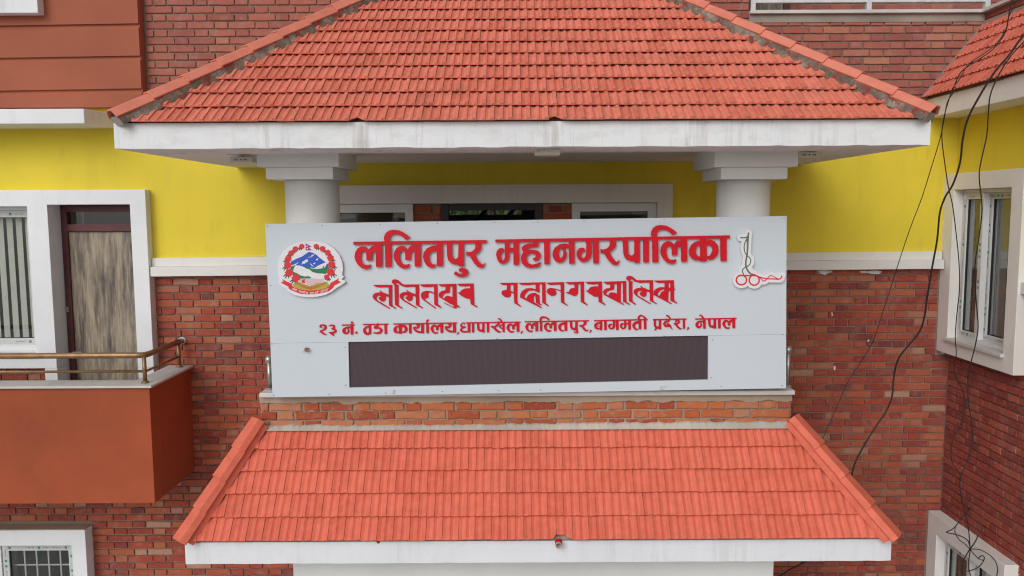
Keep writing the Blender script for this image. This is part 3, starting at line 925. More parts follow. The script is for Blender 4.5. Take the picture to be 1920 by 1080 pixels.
def vis_upper(b):
    px, py = pxy((b[0], YBR, b[1]))
    if not (262 < px < 1860 and -5 < py < 185): return 0
    if px < 960 and py < 205 - (px - 200) * 0.43: return b[2]
    if px > 1230 and py < 215 - (1750 - px) * 0.42: return b[2]
    return 0
fr_main = lambda u, z: 0.0 if u is None else Vector((u, YBR, z))
blk = [(XL, sRight, sBot, 20), (XL, sRight, z_balc_floor, 20) if False else (dB.x - 0.0, sRight, z_balc_floor, 20), (dA.x - 0.12, dB.x, z_balc_floor - 0.2, 20), (XL, bwR.x, bwA.z - 1.45, bwR.z + 0.012), (-1.85, 1.85, -1, z_ter + 0.0), (-1.85, 1.95, z_ter, 20),
       (PX(1770, 600, WX - 0.12).x if False else WX - 0.125, WX + 1, PX(1765, 662, WX - 0.12).z, 20), (WX - 0.125, WX + 1, -5, PX(1752, 968, WX - 0.12).z)]
low = courses(XL, WX - 0.004, 2.0, z_belt_lo + 0.075, blk, first=0.02)
up_blk = [(XL, xsr + 0.022, 0, 20), (X_UP, XP, Z_cop - 0.075, 20), (XP, 9, 0, 20)]
upb = courses(XL, XP - 0.003, z_yel_top + 0.02, 9.6, up_blk, first=0.0, u_off=0.05)
pier_b = []
for a, b in piers:
    pier_b += courses(a + 0.004, b - 0.004, z_ter + 0.7, wtop, [], u_off=a)
# the counted bricks: largest in view over both walls
allp = sorted([vis_lower(b) for b in low if vis_lower(b) > 0] + [vis_upper(b) for b in upb if vis_upper(b) > 0], reverse=True)
nl = int(300 * len([1 for b in low if vis_lower(b) > 0.1]) / max(1, len([1 for b in low if vis_lower(b) > 0.1]) + len([1 for b in upb if vis_upper(b) > 0.1])))
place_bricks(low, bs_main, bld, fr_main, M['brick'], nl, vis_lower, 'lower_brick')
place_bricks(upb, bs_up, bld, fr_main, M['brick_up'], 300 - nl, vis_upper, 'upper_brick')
place_bricks(pier_b, bs_main, bld, fr_main, M['brick'], 0, lambda b: 0, 'pier_brick')
back_b = courses(X_UP - 0.6, 6.3, Z_cop - 0.35, Z_cop + 0.6, [(xw0 - 0.002, xw1 + 0.002, 0, 20)])
place_bricks(back_b, bs_up, bld, lambda u, z: 0.0 if u is None else Vector((u, YB - 0.006, z)), M['brick_up'], 0, lambda b: 0, 'setback_brick')

# tree seen through the far opening
tr = thing('garden_tree', 'green leafy tree glimpsed through the terrace doorway and the window behind it', 'tree', (-0.3, 15.5, 0))
MB().tube([(-0.3, 15.5, 0), (-0.25, 15.5, 2.5), (-0.35, 15.5, 5.0), (-0.3, 15.4, 7.2)], [0.2, 0.16, 0.12, 0.04], 10).build('trunk', M['maroon'], tr)
lv = MB()
for i in range(9000):
    a = U(0, 6.28); rr = 2.6 * R() ** 0.5; z = U(4.6, 8.2)
    p = Vector((-0.3 + rr * math.cos(a), 15.5 + rr * 0.7 * math.sin(a), z))
    d1 = Vector((U(-1, 1), U(-1, 1), U(-1, 1))).normalized() * 0.06; d2 = d1.orthogonal() * 0.6
    lv.add([p - d1, p + d2, p + d1, p - d2], [(0, 1, 2, 3)])
lv.build('crown', M['leaf'], tr)

# ================================================================== PORTICO (upper tiled roof on columns)
port = thing('portico', 'upper hipped canopy of red clay tiles over white fascia, carried on two white round columns', 'canopy', (0, 5.9, 0))
YF = 5.05
fa, fb = PY(213, 240, YF), PY(1745, 235, YF)
fz1 = (PY(213, 229, YF).z + PY(1745, 226, YF).z) / 2; fz0 = (PY(213, 278, YF).z + PY(1745, 273, YF).z) / 2
def wobbly_slab(x0, x1, y0, y1, z0, z1, n=60, amp=0.003, sidejit=0.0):
    m = MB(); vs = []; fs = []
    for i in range(n + 1):
        x = x0 + (x1 - x0) * i / n
        j0, j1, jf = U(-amp, amp), U(-amp, amp), U(-amp, amp) * 0.5
        vs += [(x, y0 + jf, z0 + j0), (x, y0 + jf, z1 + j1 * 0.3), (x, y1, z1), (x, y1, z0)]
    for i in range(n):
        a = i * 4; b = a + 4
        fs += [(a, b, b + 1, a + 1), (a + 1, b + 1, b + 2, a + 2), (a + 2, b + 2, b + 3, a + 3), (a + 3, b + 3, b, a)]
    fs += [(0, 1, 2, 3), (4 * n + 3, 4 * n + 2, 4 * n + 1, 4 * n)]
    m.add(vs, fs); return m
wobbly_slab(fa.x, fb.x, YF, YF + 0.5, fz0, fz1, 70).build('fascia', M['fascia'], port)
# side fascias and recessed soffit
MB().box(fa.x, fa.x + 0.5, YF + 0.502, YW - 0.014, fz0, fz1).build('side_fascia', M['white'], port)
MB().box(fb.x - 0.5, fb.x, YF + 0.502, YW - 0.014, fz0, fz1).build('side_fascia', M['white'], port)
MB().box(fa.x + 0.502, fb.x - 0.502, YF + 0.502, YW - 0.014, fz0 + 0.035, fz1).build('soffit', M['soffit'], port)
# columns with stepped square capitals
def column(pxs):
    c0, c1_, u0, u1, l0, l1 = pxs
    ys = 5.76
    xc_ = (PY(c0, 380, ys + 0.1).x + PY(c1_, 380, ys + 0.1).x) / 2
    r = (PY(c1_, 380, ys + 0.1).x - PY(c0, 380, ys + 0.1).x) / 2
    c = MB().cyl(xc_, 5.95, z_ter, PY(c0, 336, 5.66).z, r, seg=48)
    cc = c.build('column', M['column'], port, smooth=False)
    for p in cc.data.polygons: p.use_smooth = len(p.vertices) == 4
    a, b = PY(u0, 300, 5.61).x, PY(u1, 300, 5.61).x
    zt, zm, zl = fz0 + 0.035, PY(u0, 313, 5.61).z, PY(l0, 336, 5.66).z
    MB().box(a, b, 5.61, 6.26, zm, zt).build('capital_upper_block', M['column'], cc, bevel=0.004)
    a, b = PY(l0, 320, 5.66).x, PY(l1, 320, 5.66).x
    MB().box(a, b, 5.66, 6.21, zl, zm - 0.0005).build('capital_lower_block', M['column'], cc, bevel=0.004)
    return cc
column((530, 631, 481, 635, 498, 624))
column((1350, 1449, 1340, 1497, 1352, 1477))
# tiled slopes
phi = math.radians(38.6)
YE = YF - 0.03; ZE = fz1 - 0.010
xe0, xe1 = PY(214, 232, YE).x, PY(1748, 228, YE).x
vd = Vector((0, math.cos(phi), math.sin(phi)))
ROWS = 13
k45 = math.cos(phi)
org = (xe0, YE, ZE)
W = xe1 - xe0
offL = 0.036
def chipL(uu): return max(0.0, 0.045 - abs(uu - 0.010) * 0.9)
x_ch1 = PY(666, 225, YE).x - xe0; x_ch2 = PY(1037, 225, YE).x - xe0
lay_tiles(port, org, (1, 0, 0), vd, ROWS, lambda v: offL + v * k45, lambda v: W - offL - v * k45, M['tile'], limit=300, chips={(0, 'x'): [(x_ch1, chipL), (x_ch2, chipL)]})
top = ROWS * TE
nd = Vector((1, 0, 0)).cross(vd)
apexY = YE + top * math.cos(phi); apexZ = ZE + top * math.sin(phi)
bed = MB()
lowf = -0.012
bed.add([Vector((xe0, YE + 0.03, ZE)) + nd * lowf, Vector((xe1, YE + 0.03, ZE)) + nd * lowf, Vector((xe1 - top * k45, apexY, apexZ)) + nd * lowf, Vector((xe0 + top * k45, apexY, apexZ)) + nd * lowf], [(0, 1, 2, 3)])
bed.add([(xe0, YE + 0.03, ZE - 0.02), (xe0 + top * k45, apexY, apexZ - 0.02), (xe0 + 0.3, YW, ZE + 0.22), (xe0, YW, ZE - 0.02)], [(0, 1, 3)])
bed.build('roof_bed', M['cement_brown'], port)
# side slopes down both flanks
for s in (-1, 1):
    ux = (0, -s, 0) if s < 0 else (0, 1, 0)
    if s < 0:
        o_ = (xe0, YW - 0.02, ZE); Wd = YW - 0.02 - YE
        lay_tiles(port, o_, (0, -1, 0), (math.cos(phi), 0, math.sin(phi)), ROWS, lambda v: 0.0, lambda v: Wd - v * k45 - 0.05, M['tile'], force_stuff=True)
    else:
        o_ = (xe1, YE, ZE); Wd = YW - 0.02 - YE
        lay_tiles(port, o_, (0, 1, 0), (-math.cos(phi), 0, math.sin(phi)), ROWS, lambda v: v * k45 + 0.05, lambda v: Wd, M['tile'], force_stuff=True)
# hip mortar and hip ridge tiles
for s in (-1, 1):
    xe = xe0 if s < 0 else xe1
    a = Vector((xe + s * 0.035, YE - 0.045, ZE - 0.028)); b = Vector((xe - s * (top + 0.05) * k45, YE + (top + 0.05) * k45, ZE + (top + 0.05) * math.sin(phi)))
    d = (b - a).normalized(); a = a + d * 0.085; side = d.cross(Vector((0, 0, 1))).normalized(); up = side.cross(d)
    m = MB(); vs = []; N = 60
    for i in range(N + 1):
        p = a + (b - a) * (i / N)
        wv = 0.082 + U(-0.010, 0.012)
        wf = wv + (0.012 if R() < 0.3 else 0)
        vs += [p - side * wf + up * (-0.018 - 0.022 * min(1, i / 8)), p - side * (0.060) + up * (0.040 + U(-0.004, 0.004)), p + side * 0.060 + up * 0.040, p + side * wf + up * (-0.018 - 0.022 * min(1, i / 8))]
    fs = []
    for i in range(N):
        q_ = i * 4
        fs += [(q_ + k, q_ + 4 + k, q_ + 5 + k, q_ + 1 + k) for k in range(3)]
    fs += [(0, 1, 2, 3)]
    m.add(vs, fs); m.build('hip_mortar', M['hip'], port)
    ridge_run(port, a + up * 0.062 - d * 0.012, b + up * 0.062, M['ridge'], w=0.072, h=0.034, seg=0.262, fl=0.5)
    # plastered hip end block
    MB().prism([a - d * 0.004 + side * 0.078 + up * -0.022 , a - d * 0.004 + side * 0.056 + up * 0.037, a - d * 0.004 - side * 0.056 + up * 0.037, a - d * 0.004 - side * 0.078 + up * -0.022], d * 0.03).build('hip_end', M['cement'], port)

# soffit fittings
def soffit_box(pxa, pxb, y, label, vents, ztop):
    t = thing('soffit_light', label, 'light', (PY((pxa + pxb) / 2, 300, y).x, y, ztop), 'fittings under the upper canopy')
    a, b = PY(pxa, 300, y).x, PY(pxb, 300, y).x
    MB().box(a, b, y, y + 0.16, ztop - 0.038, ztop).build('housing', M['lamp'], t, bevel=0.003)
    if vents:
        cx = (a + b) / 2
        for k in (-0.045, -0.037, -0.029, 0.021, 0.029, 0.037):
            MB().box(cx + k - 0.0025, cx + k + 0.0025, y - 0.001, y, ztop - 0.024, ztop - 0.014).build('vent_slot', M['rubber'], t)
        MB().tube([(cx - 0.004, y - 0.002, ztop - 0.019), (cx - 0.004, y + 0.001, ztop - 0.019)], 0.005).build('socket', M['rubber'], t)
    else:
        MB().box(a + 0.012, a + 0.020, y - 0.001, y, ztop - 0.018, ztop - 0.010).box(a + 0.026, a + 0.032, y - 0.001, y, ztop - 0.018, ztop - 0.010).build('vent_slot', M['cement'], t)
soffit_box(431, 473, 5.85, 'small cream fitting with vent slots under the canopy, left of the left column', True, fz0 - 0.0005)
soffit_box(1003, 1050, 5.22, 'small cream fitting without slots under the middle of the canopy eave', False, fz0 - 0.0005)
soffit_box(1497, 1540, 5.62, 'small cream fitting with vent slots under the canopy, beside the right column', True, fz0 - 0.0005)

# ================================================================== PORCH (lower tiled roof, parapet)
porch = thing('entrance_porch', 'lower porch with brick parapet under the signboard, red tiled skirt roof and white fascia', 'porch', (0, 5.8, 0))
YP = 5.75
px0, px1 = PY(489, 780, YP).x, PY(1483, 770, YP).x
zcop1 = PY(960, 735, 5.70).z; zcop0 = zcop1 - 0.032
zr_top = PY(990, 799, YP).z
YE2 = 5.30
ex0, ex1 = PY(340, 1010, YE2).x, PY(1677, 1010, YE2).x
ZE2 = PY(1000, 1013, YE2).z
dz = zr_top - ZE2; dy = (YP - 0.012) - YE2
phi2 = math.atan2(dz, dy)
L2 = math.hypot(dz, dy)
# parapet core
MB().box(px0, px1, YP + 0.006, YP + 0.24, z_ter - 0.3, zcop0 - 0.0005).build('parapet', M['mortar_pale'], porch)
MB().box(px0, px0 + 0.24, YP + 0.242, YW - 0.015, z_ter - 0.3, zcop0 - 0.0005).build('side_parapet', M['mortar_pale'], porch)
MB().box(px1 - 0.24, px1, YP + 0.242, YW - 0.015, z_ter - 0.3, zcop0 - 0.0005).build('side_parapet', M['mortar_pale'], porch)
cx0, cx1 = PY(486, 748, 5.70).x, PY(1491, 738, 5.70).x
MB().box(cx0, cx1, 5.70, 5.70 + 0.33, zcop0, zcop1).build('coping', M['stone'], porch, bevel=0.004)
MB().box(cx0, cx0 + 0.33, 6.032, YW - 0.1, zcop0, zcop1).build('side_coping', M['stone'], porch, bevel=0.004)
MB().box(cx1 - 0.33, cx1, 6.032, YW - 0.1, zcop0, zcop1).build('side_coping', M['stone'], porch, bevel=0.004)
MB().box(px0 + 0.24, px1 - 0.24, YP + 0.24, YW - 0.015, z_ter - 0.12, z_ter).build('terrace_floor', M['terrace'], porch)
# smeared render band just under the coping, ragged lower edge
m = MB(); N = 220; vs = []
zb0 = PY(990, 754, YP).z
jz = 0
for i in range(N + 1):
    x = px0 - 0.002 + (px1 - px0 + 0.004) * i / N
    jz = jz * 0.7 + U(-0.006, 0.006)
    if R() < 0.04: jz -= 0.012
    z = zb0 + jz
    vs += [(x, YP - 0.012, zcop0 - 0.001), (x, YP - 0.011, z + 0.006), (x, YP - 0.002, z), (x, YP + 0.006, z)]
fs = []
for i in range(N):
    q_ = i * 4; fs += [(q_ + k, q_ + 4 + k, q_ + 5 + k, q_ + 1 + k) for k in range(3)]
m.add(vs, fs).build('render_band', M['cement_brown'], porch)
m = MB(); vs = []; jz = 0
for i in range(N + 1):
    x = px0 + 0.03 + (px1 - px0 - 0.06) * i / N
    jz = jz * 0.75 + U(-0.004, 0.005)
    z = zr_top + 0.012 + 0.012 * (i / N) + jz
    vs += [(x, YP + 0.004, z + 0.004), (x, YP - 0.022, z - 0.004), (x, YP - 0.055, zr_top - 0.012)]
fs = []
for i in range(N):
    q_ = i * 3; fs += [(q_ + k, q_ + 3 + k, q_ + 4 + k, q_ + 1 + k) for k in range(2)]
m.add(vs, fs).build('flashing_mortar', M['cream_dirty'], porch)
# parapet bricks (rough, chipped)
pb = courses(px0 + 0.004, px1 - 0.004, PY(990, 794, YP).z - 0.026, zb0 + 0.012, [], pitch=0.0655, h=0.052, joint=0.016, first=0.0, u_off=0.09)
bs_par = brick_set(M['brick_par'], 0.0042, 5, 12, 0.006, 'parapet')
place_bricks(pb, bs_par, porch, lambda u, z: 0.0 if u is None else Vector((u, YP - 0.006, z)), M['brick_par'], 300, lambda b: 1)
for (sx, rz_) in ((px0, -1), (px1, 1)):
    sb = courses(YP + 0.01, YW - 0.02, zr_top - 0.6, zb0 + 0.022, [], pitch=0.0735, h=0.058, joint=0.020)
    rot = math.radians(-90) if rz_ < 0 else math.radians(90)
    place_bricks(sb, bs_par, porch, (lambda sx, rot, rz_: (lambda u, z: rot if u is None else Vector((sx + rz_ * 0.006, u, z))))(sx, rot, rz_), M['brick_par'], 0, lambda b: 0)
# fascia and soffit of the lower roof
yf2 = YE2 + 0.025
lf0, lf1 = PY(347, 1030, yf2).x, PY(1671, 1030, yf2).x
lz1 = PY(1000, 1014, yf2).z; lz0 = (PY(350, 1056, yf2).z + PY(1668, 1053, yf2).z) / 2
wobbly_slab(lf0, lf1, yf2, yf2 + 0.14, lz0, lz1, 60, 0.0015).build('fascia', M['fascia_low'], porch)
MB().box(lf0, lf0 + 0.14, yf2 + 0.142, YW - 0.02, lz0, lz1).build('side_fascia', M['white_low'], porch)
MB().box(lf1 - 0.14, lf1, yf2 + 0.142, YW - 0.02, lz0, lz1).build('side_fascia', M['white_low'], porch)
MB().box(lf0 + 0.142, lf1 - 0.142, yf2 + 0.142, YW - 0.02, lz0 + 0.02, lz0 + 0.14).build('soffit', M['white_low'], porch)
qa, qb = PY(550, 1070, 5.62).x, PY(1450, 1070, 5.62).x
MB().box(qa, qb, 5.62, YW - 0.02, 0.0, lz0 - 0.001 + 0.018).build('porch_wall', M['porch_wall'], porch)
# tiles
vd2 = Vector((0, math.cos(phi2), math.sin(phi2)))
E2 = L2 / 5.0
wT = (px1 - px0)
kl2, kr2 = (px0 - ex0 - 0.015) / L2, (ex1 - px1 - 0.015) / L2
org2 = (ex0, YE2, ZE2)
W2 = ex1 - ex0
drx = PY(1046, 1005, YE2).x - ex0
def chipP(uu): return max(0.0, min(0.034, 0.055 - abs(uu - 0.02) * 0.75)) if -0.06 < uu < 0.09 else 0.0
lay_tiles(porch, org2, (1, 0, 0), vd2, 5, lambda v: 0.02 + v * kl2, lambda v: W2 - 0.02 - v * kr2, M['tile_low'], mats_rib=0.0085, lift=0.026, exposure=E2, trim=True, limit=300, clip='diag', th=0.013,
          chips={(0, 'x'): [(drx, chipP), (drx - 0.06, lambda uu: 0 if uu < 0.03 else chipP(uu - 0.06)), (drx + 0.10, lambda uu: chipP(uu + 0.10))]})
nd2 = Vector((1, 0, 0)).cross(vd2)
bed = MB().add([Vector((ex0, YE2 + 0.012, ZE2)) + nd2 * -0.006, Vector((ex1, YE2 + 0.012, ZE2)) + nd2 * -0.006, Vector((ex1 - L2 * kr2, YP, zr_top)) + nd2 * -0.006, Vector((ex0 + L2 * kl2, YP, zr_top)) + nd2 * -0.006], [(0, 1, 2, 3)])
bed.build('roof_bed', M['cement_brown'], porch)
for s in (-1, 1):
    sl = ex0 if s < 0 else ex1
    xt = px0 if s < 0 else px1
    ph = math.atan2(dz, abs(sl - xt)); Ls = math.hypot(dz, abs(sl - xt)); Es = Ls / 5
    kk = dy / Ls
    Wd = YW - 0.02 - YE2
    if s < 0: lay_tiles(porch, (sl, YW - 0.02, ZE2), (0, -1, 0), (math.cos(ph), 0, math.sin(ph)), 5, lambda v: 0.0, lambda v: Wd - v * kk - 0.04, M['tile_low'], mats_rib=0.010, lift=0.016, exposure=Es, force_stuff=True)
    else: lay_tiles(porch, (sl, YE2, ZE2), (0, 1, 0), (-math.cos(ph), 0, math.sin(ph)), 5, lambda v: v * kk + 0.04, lambda v: Wd, M['tile_low'], mats_rib=0.010, lift=0.016, exposure=Es, force_stuff=True)
    a = Vector((sl - s * 0.008, YE2 - 0.028, ZE2 + 0.008)); b = Vector((xt + s * 0.012, YP - 0.035, zr_top + 0.055))
    d = (b - a).normalized(); sd_ = d.cross(Vector((0, 0, 1))).normalized(); up = sd_.cross(d)
    m = MB(); m.add([p + sd_ * x + up * z for p in (a + d * 0.02, b) for x, z in ((-0.060, -0.06), (-0.05, 0.008), (0.05, 0.008), (0.060, -0.06))], [(0, 1, 2, 3), (0, 4, 5, 1), (1, 5, 6, 2), (2, 6, 7, 3), (4, 7, 6, 5)])
    m.build('hip_mortar', M['ridge_low'], porch)
    ridge_run(porch, a + up * 0.022, b + up * 0.022, M['ridge_low'], w=0.070, h=0.030, seg=0.235, fl=0.72)
# drain pipe through the eave
dc = PY(1047, 1014, yf2 - 0.03)
m = MB(); seg = 20; r0, r1 = 0.0215, 0.0175; vs = []
for yy in (yf2 - 0.062, yf2 + 0.05):
    for rr in (r0, r1):
        for k in range(seg):
            a = 2 * math.pi * k / seg; vs.append((dc.x + rr * math.cos(a), yy, dc.z + rr * math.sin(a) + (yy - yf2) * 0.35))
fs = []
for k in range(seg):
    k1 = (k + 1) % seg
    fs += [(k, k1, seg + k1, seg + k), (k, 2 * seg + k, 2 * seg + k1, k1), (seg + k, seg + k1, 3 * seg + k1, 3 * seg + k)]
m.add(vs, fs)
dp = m.build('drain_pipe', M['pipe'], porch, smooth=False, label='short pipe end poking out of the lower roof edge')
m = MB().tube([(dc.x, yf2 - 0.048, dc.z + 0.001 - 0.017), (dc.x, yf2 - 0.02, dc.z - 0.007)], 0.0235, 20, cap=False); m.build('pipe_band', M['redflat'], dp)
MB().tube([(dc.x, yf2 + 0.0, dc.z), (dc.x, yf2 + 0.02, dc.z)], 0.019, 16).build('pipe_inside', M['dark'], dp)
fc = PY(709, 1017, yf2 - 0.003)
MB().prism([(fc.x - 0.012, yf2 - 0.004, fc.z + 0.006), (fc.x + 0.012, yf2 - 0.004, fc.z + 0.007), (fc.x + 0.011, yf2 - 0.004, fc.z - 0.004), (fc.x - 0.004, yf2 - 0.004, fc.z - 0.009), (fc.x - 0.009, yf2 - 0.004, fc.z - 0.003)], (0, 0.004, 0)).build('paint_chip', M['redflat'], porch)

# terrace rail posts either side of the sign
for (px_, lab) in ((503, 'steel terrace post with a round knob, peeking out left of the signboard'), (1479, 'steel terrace post with a round knob, peeking out right of the signboard')):
    x = PY(px_ + (2 if px_ < 900 else -2), 700, 5.84).x
    zt = PY(px_, 680 if px_ < 900 else 662, 5.84).z
    t = thing('rail_post', lab, 'post', (x, 5.84, zcop1), 'terrace rail posts behind the signboard')
    MB().cyl(x, 5.84, zcop1 + 0.012, zt, 0.016, seg=16).build('pole', M['steel'], t, smooth=True)
    MB().ball((x, 5.84, zt + 0.024), 0.030).build('knob', M['steel'], t, smooth=True)
    MB().cyl(x, 5.84, zcop1 + 0.0005, zcop1 + 0.012, 0.032, 0.020, 20).build('base_flange', M['steel'], t)

# ================================================================== BALCONY
bal = thing('balcony', 'orange plastered balcony with pale stone coping in front of the wood grain door', 'balcony', (-3.5, 6.8, z_balc_floor))
YBf = 6.45
bx1 = PY(285, 830, YBf).x
bz0 = PY(150, 944, YBf).z
zct = PY(150, 724, 6.42).z; zcb = PY(150, 728.5, 6.42).z
MB().box(XL, bx1, YBf, YBf + 0.17, bz0, zcb - 0.0005).box(bx1 - 0.17, bx1, YBf + 0.1701, YW - 0.002, bz0, zcb - 0.0005).build('parapet', M['orange'], bal, bevel=0.003)
MB().box(XL, bx1 - 0.171, YBf + 0.171, YW - 0.002, bz0, z_balc_floor).build('floor_slab', M['stone'], bal)
cyi = 6.42 + 0.24
m = MB().box(XL, bx1 + 0.03, 6.42, cyi, zcb, zct)
m.build('coping', M['stone'], bal, bevel=0.004, label='front coping')
MB().box(bx1 - 0.20, bx1 + 0.03, cyi + 0.001, YW - 0.008, zcb, zct).build('coping', M['stone'], bal, bevel=0.004, label='side coping')
yr1 = 6.53
zt_ = PY(100, 667, yr1).z; zl_ = PY(100, 697, yr1).z
xp1 = PY(271, 690, yr1).x
rail = MB()
tp = [(XL, yr1, zt_), (xp1 - 0.06, yr1, zt_), (xp1 - 0.015, yr1 + 0.006, zt_), (xp1 + 0.006, yr1 + 0.03, zt_), (xp1 + 0.012, yr1 + 0.08, zt_), (xp1 + 0.012, YW - 0.012, zt_)]
hr = MB().tube(tp, 0.0245, 20).build('top_rail', M['brass'], bal, smooth=True)
MB().tube([(xp1 + 0.012, YW - 0.035, zt_), (xp1 + 0.012, YW - 0.012, zt_)], 0.033, 20).build('wall_flange', M['alu'], hr, smooth=False)
MB().tube([(XL, yr1, zl_), (xp1, yr1, zl_)], 0.011, 12).build('lower_rail', M['brass'], bal, smooth=True)
MB().tube([(xp1 + 0.008, yr1, zl_), (xp1 + 0.008, YW - 0.1, zl_)], 0.011, 12).build('lower_rail', M['brass'], bal, smooth=True, label='side lower rail')
def rpost(x, y):
    p = MB().cyl(x, y, zct + 0.012, zt_ - 0.01, 0.0165, seg=18).build('rail_post', M['brass'], bal, smooth=True)
    MB().cyl(x, y, zct + 0.0005, zct + 0.02, 0.034, 0.018, 20).build('base_flange', M['brass'], p)
rpost(xp1, yr1); rpost(xp1 + 0.006, YW - 0.10); rpost(xp1 - 1.5, yr1)

# ================================================================== SIDE WING
wing = thing('side_wing', 'right hand wing with dark brick, yellow band, tiled eave and white window surrounds', 'building', (WX, 6.0, 0))
SX = WX - 0.115                 # proud surround plane
wt = PX(1783, 326, SX); w_end = PX(1914, 440, SX).y
wbot = PX(1765, 660, SX).z
hA = PX(1789, 356, SX); hB = PX(1774, 633, SX); hEnd = PX(1897, 350, SX).y
YN = 3.6
up_hole = (hEnd, hA.y, hB.z, hA.z)
lt = PX(1753, 967, SX); l_end = PX(1884, 1058, SX).y
lh = PX(1762, 1010, SX); lh2 = PX(1868, 1075, SX)
zlt = (lt.z + PX(1884, 1058, SX).z) / 2
low_h = (l_end + 0.16, YW - 0.16, zlt - 1.6, zlt - 0.17)
ztw = PX(1737, 187, 3.72).z
zsoff = ztw - 0.165
perf(YN, YW + 0.0, 0.0, zsoff, [up_hole, low_h], WX + 0.010, WX + 0.2, axis='X').build('wall', M['mortar_wing'], wing)
zwb_hi = PX(1913, 507, WX - 0.05).z
perf(YN, YW - 0.013, zwb_hi, zsoff, [(w_end, YW, 0, wt.z)], WX - 0.012, WX + 0.003, axis='X').build('yellow_plaster', M['yellow'], wing)
perf(w_end, YW - 0.001, wbot, wt.z, [up_hole], SX, WX + 0.10, axis='X').build('window_surround', M['cream'], wing, bevel=0.004, label='surround of the upper wing window')
perf(l_end, YW - 0.001, zlt - 1.8, zlt, [low_h], SX, WX + 0.10, axis='X').build('window_surround', M['cream'], wing, bevel=0.004, label='surround of the lower wing window')
bt = MB().box(WX - 0.055, WX + 0.002, YN, w_end - 0.001, zwb_hi - 0.085, zwb_hi).build('belt_course', M['cream'], wing)
MB().box(WX - 0.095, WX + 0.002, YN, w_end - 0.001, zwb_hi - 0.175, zwb_hi - 0.086).build('belt_course_lower_band', M['cream'], bt)
MB().box(SX - 0.03, WX + 0.03, hEnd - 0.02, hA.y + 0.01, hB.z - 0.025, hB.z + 0.003).build('window_ledge', M['stone'], wing, bevel=0.004)
# upper wing window : outer frame + two sashes
WPx = WX - 0.03
fo = MB(); y0_, y1_ = hEnd + 0.002, hA.y - 0.002; z0_, z1_ = hB.z + 0.004, hA.z - 0.002
fo.box(WPx, WPx + 0.09, y0_, y1_, z1_ - 0.03, z1_); fo.box(WPx, WPx + 0.09, y0_, y1_, z0_, z0_ + 0.03)
fo.box(WPx, WPx + 0.09, y1_ - 0.03, y1_, z0_ + 0.03, z1_ - 0.03); fo.box(WPx, WPx + 0.09, y0_, y0_ + 0.03, z0_ + 0.03, z1_ - 0.03)
fo.build('window_frame', M['upvc'], wing)
ym = PX(1847, 400, WPx).y
upvc_window(wing, 'window', ym, y1_ - 0.032, z0_ + 0.032, z1_ - 0.032, WPx - 0.012, 0.050, axis='X', label='far sash of the upper wing window')
upvc_window(wing, 'window', y0_ + 0.032, ym + 0.02, z0_ + 0.032, z1_ - 0.032, WPx + 0.042, 0.050, axis='X', label='near sash of the upper wing window')
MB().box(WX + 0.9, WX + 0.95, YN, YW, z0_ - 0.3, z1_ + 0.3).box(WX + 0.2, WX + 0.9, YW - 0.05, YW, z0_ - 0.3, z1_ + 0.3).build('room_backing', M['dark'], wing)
cu = MB()
for (a, b, dx) in ((y1_ - 0.30, y1_ - 0.18, 0.20), (ym - 0.28, ym - 0.08, 0.20)):
    n_ = 10
    for i in range(n_):
        ya, yb3 = a + (b - a) * i / n_, a + (b - a) * (i + 1) / n_
        xa_, xb_ = WX + dx + 0.012 * (i % 2), WX + dx + 0.012 * ((i + 1) % 2)
        cu.add([(xa_, ya, z0_ - 0.1), (xb_, yb3, z0_ - 0.1), (xb_, yb3, z1_ + 0.1), (xa_, ya, z1_ + 0.1)], [(0, 1, 2, 3)])
cu.build('curtain', M['curtain'], wing)
# lower wing window
y0_, y1_ = low_h[0] + 0.002, low_h[1] - 0.002; z0_, z1_ = low_h[2], low_h[3] - 0.002
fo = MB()
fo.box(WPx, WPx + 0.09, y0_, y1_, z1_ - 0.03, z1_); fo.box(WPx, WPx + 0.09, y1_ - 0.03, y1_, z0_, z1_ - 0.03); fo.box(WPx, WPx + 0.09, y0_, y0_ + 0.03, z0_, z1_ - 0.03)
fo.build('window_frame', M['upvc'], wing)
ym2 = (y0_ + y1_) / 2
upvc_window(wing, 'window', ym2, y1_ - 0.032, z0_ + 0.032, z1_ - 0.032, WPx - 0.012, 0.050, axis='X', label='far sash of the lower wing window', filmbot=False)
upvc_window(wing, 'window', y0_ + 0.032, ym2 + 0.02, z0_ + 0.032, z1_ - 0.032, WPx + 0.042, 0.050, axis='X', label='near sash of the lower wing window', filmbot=False)
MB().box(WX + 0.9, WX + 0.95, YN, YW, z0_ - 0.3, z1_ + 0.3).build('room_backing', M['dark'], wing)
cu = MB()
for (a, b) in ((y1_ - 0.26, y1_ - 0.12), (ym2 - 0.22, ym2 - 0.08)):
    for i in range(8):
        ya, yb3 = a + (b - a) * i / 8, a + (b - a) * (i + 1) / 8
        xa_, xb_ = WX + 0.2 + 0.012 * (i % 2), WX + 0.2 + 0.012 * ((i + 1) % 2)
        cu.add([(xa_, ya, z0_ - 0.1), (xb_, yb3, z0_ - 0.1), (xb_, yb3, z1_ + 0.1), (xa_, ya, z1_ + 0.1)], [(0, 1, 2, 3)])
cu.build('curtain', M['curtain'], wing)
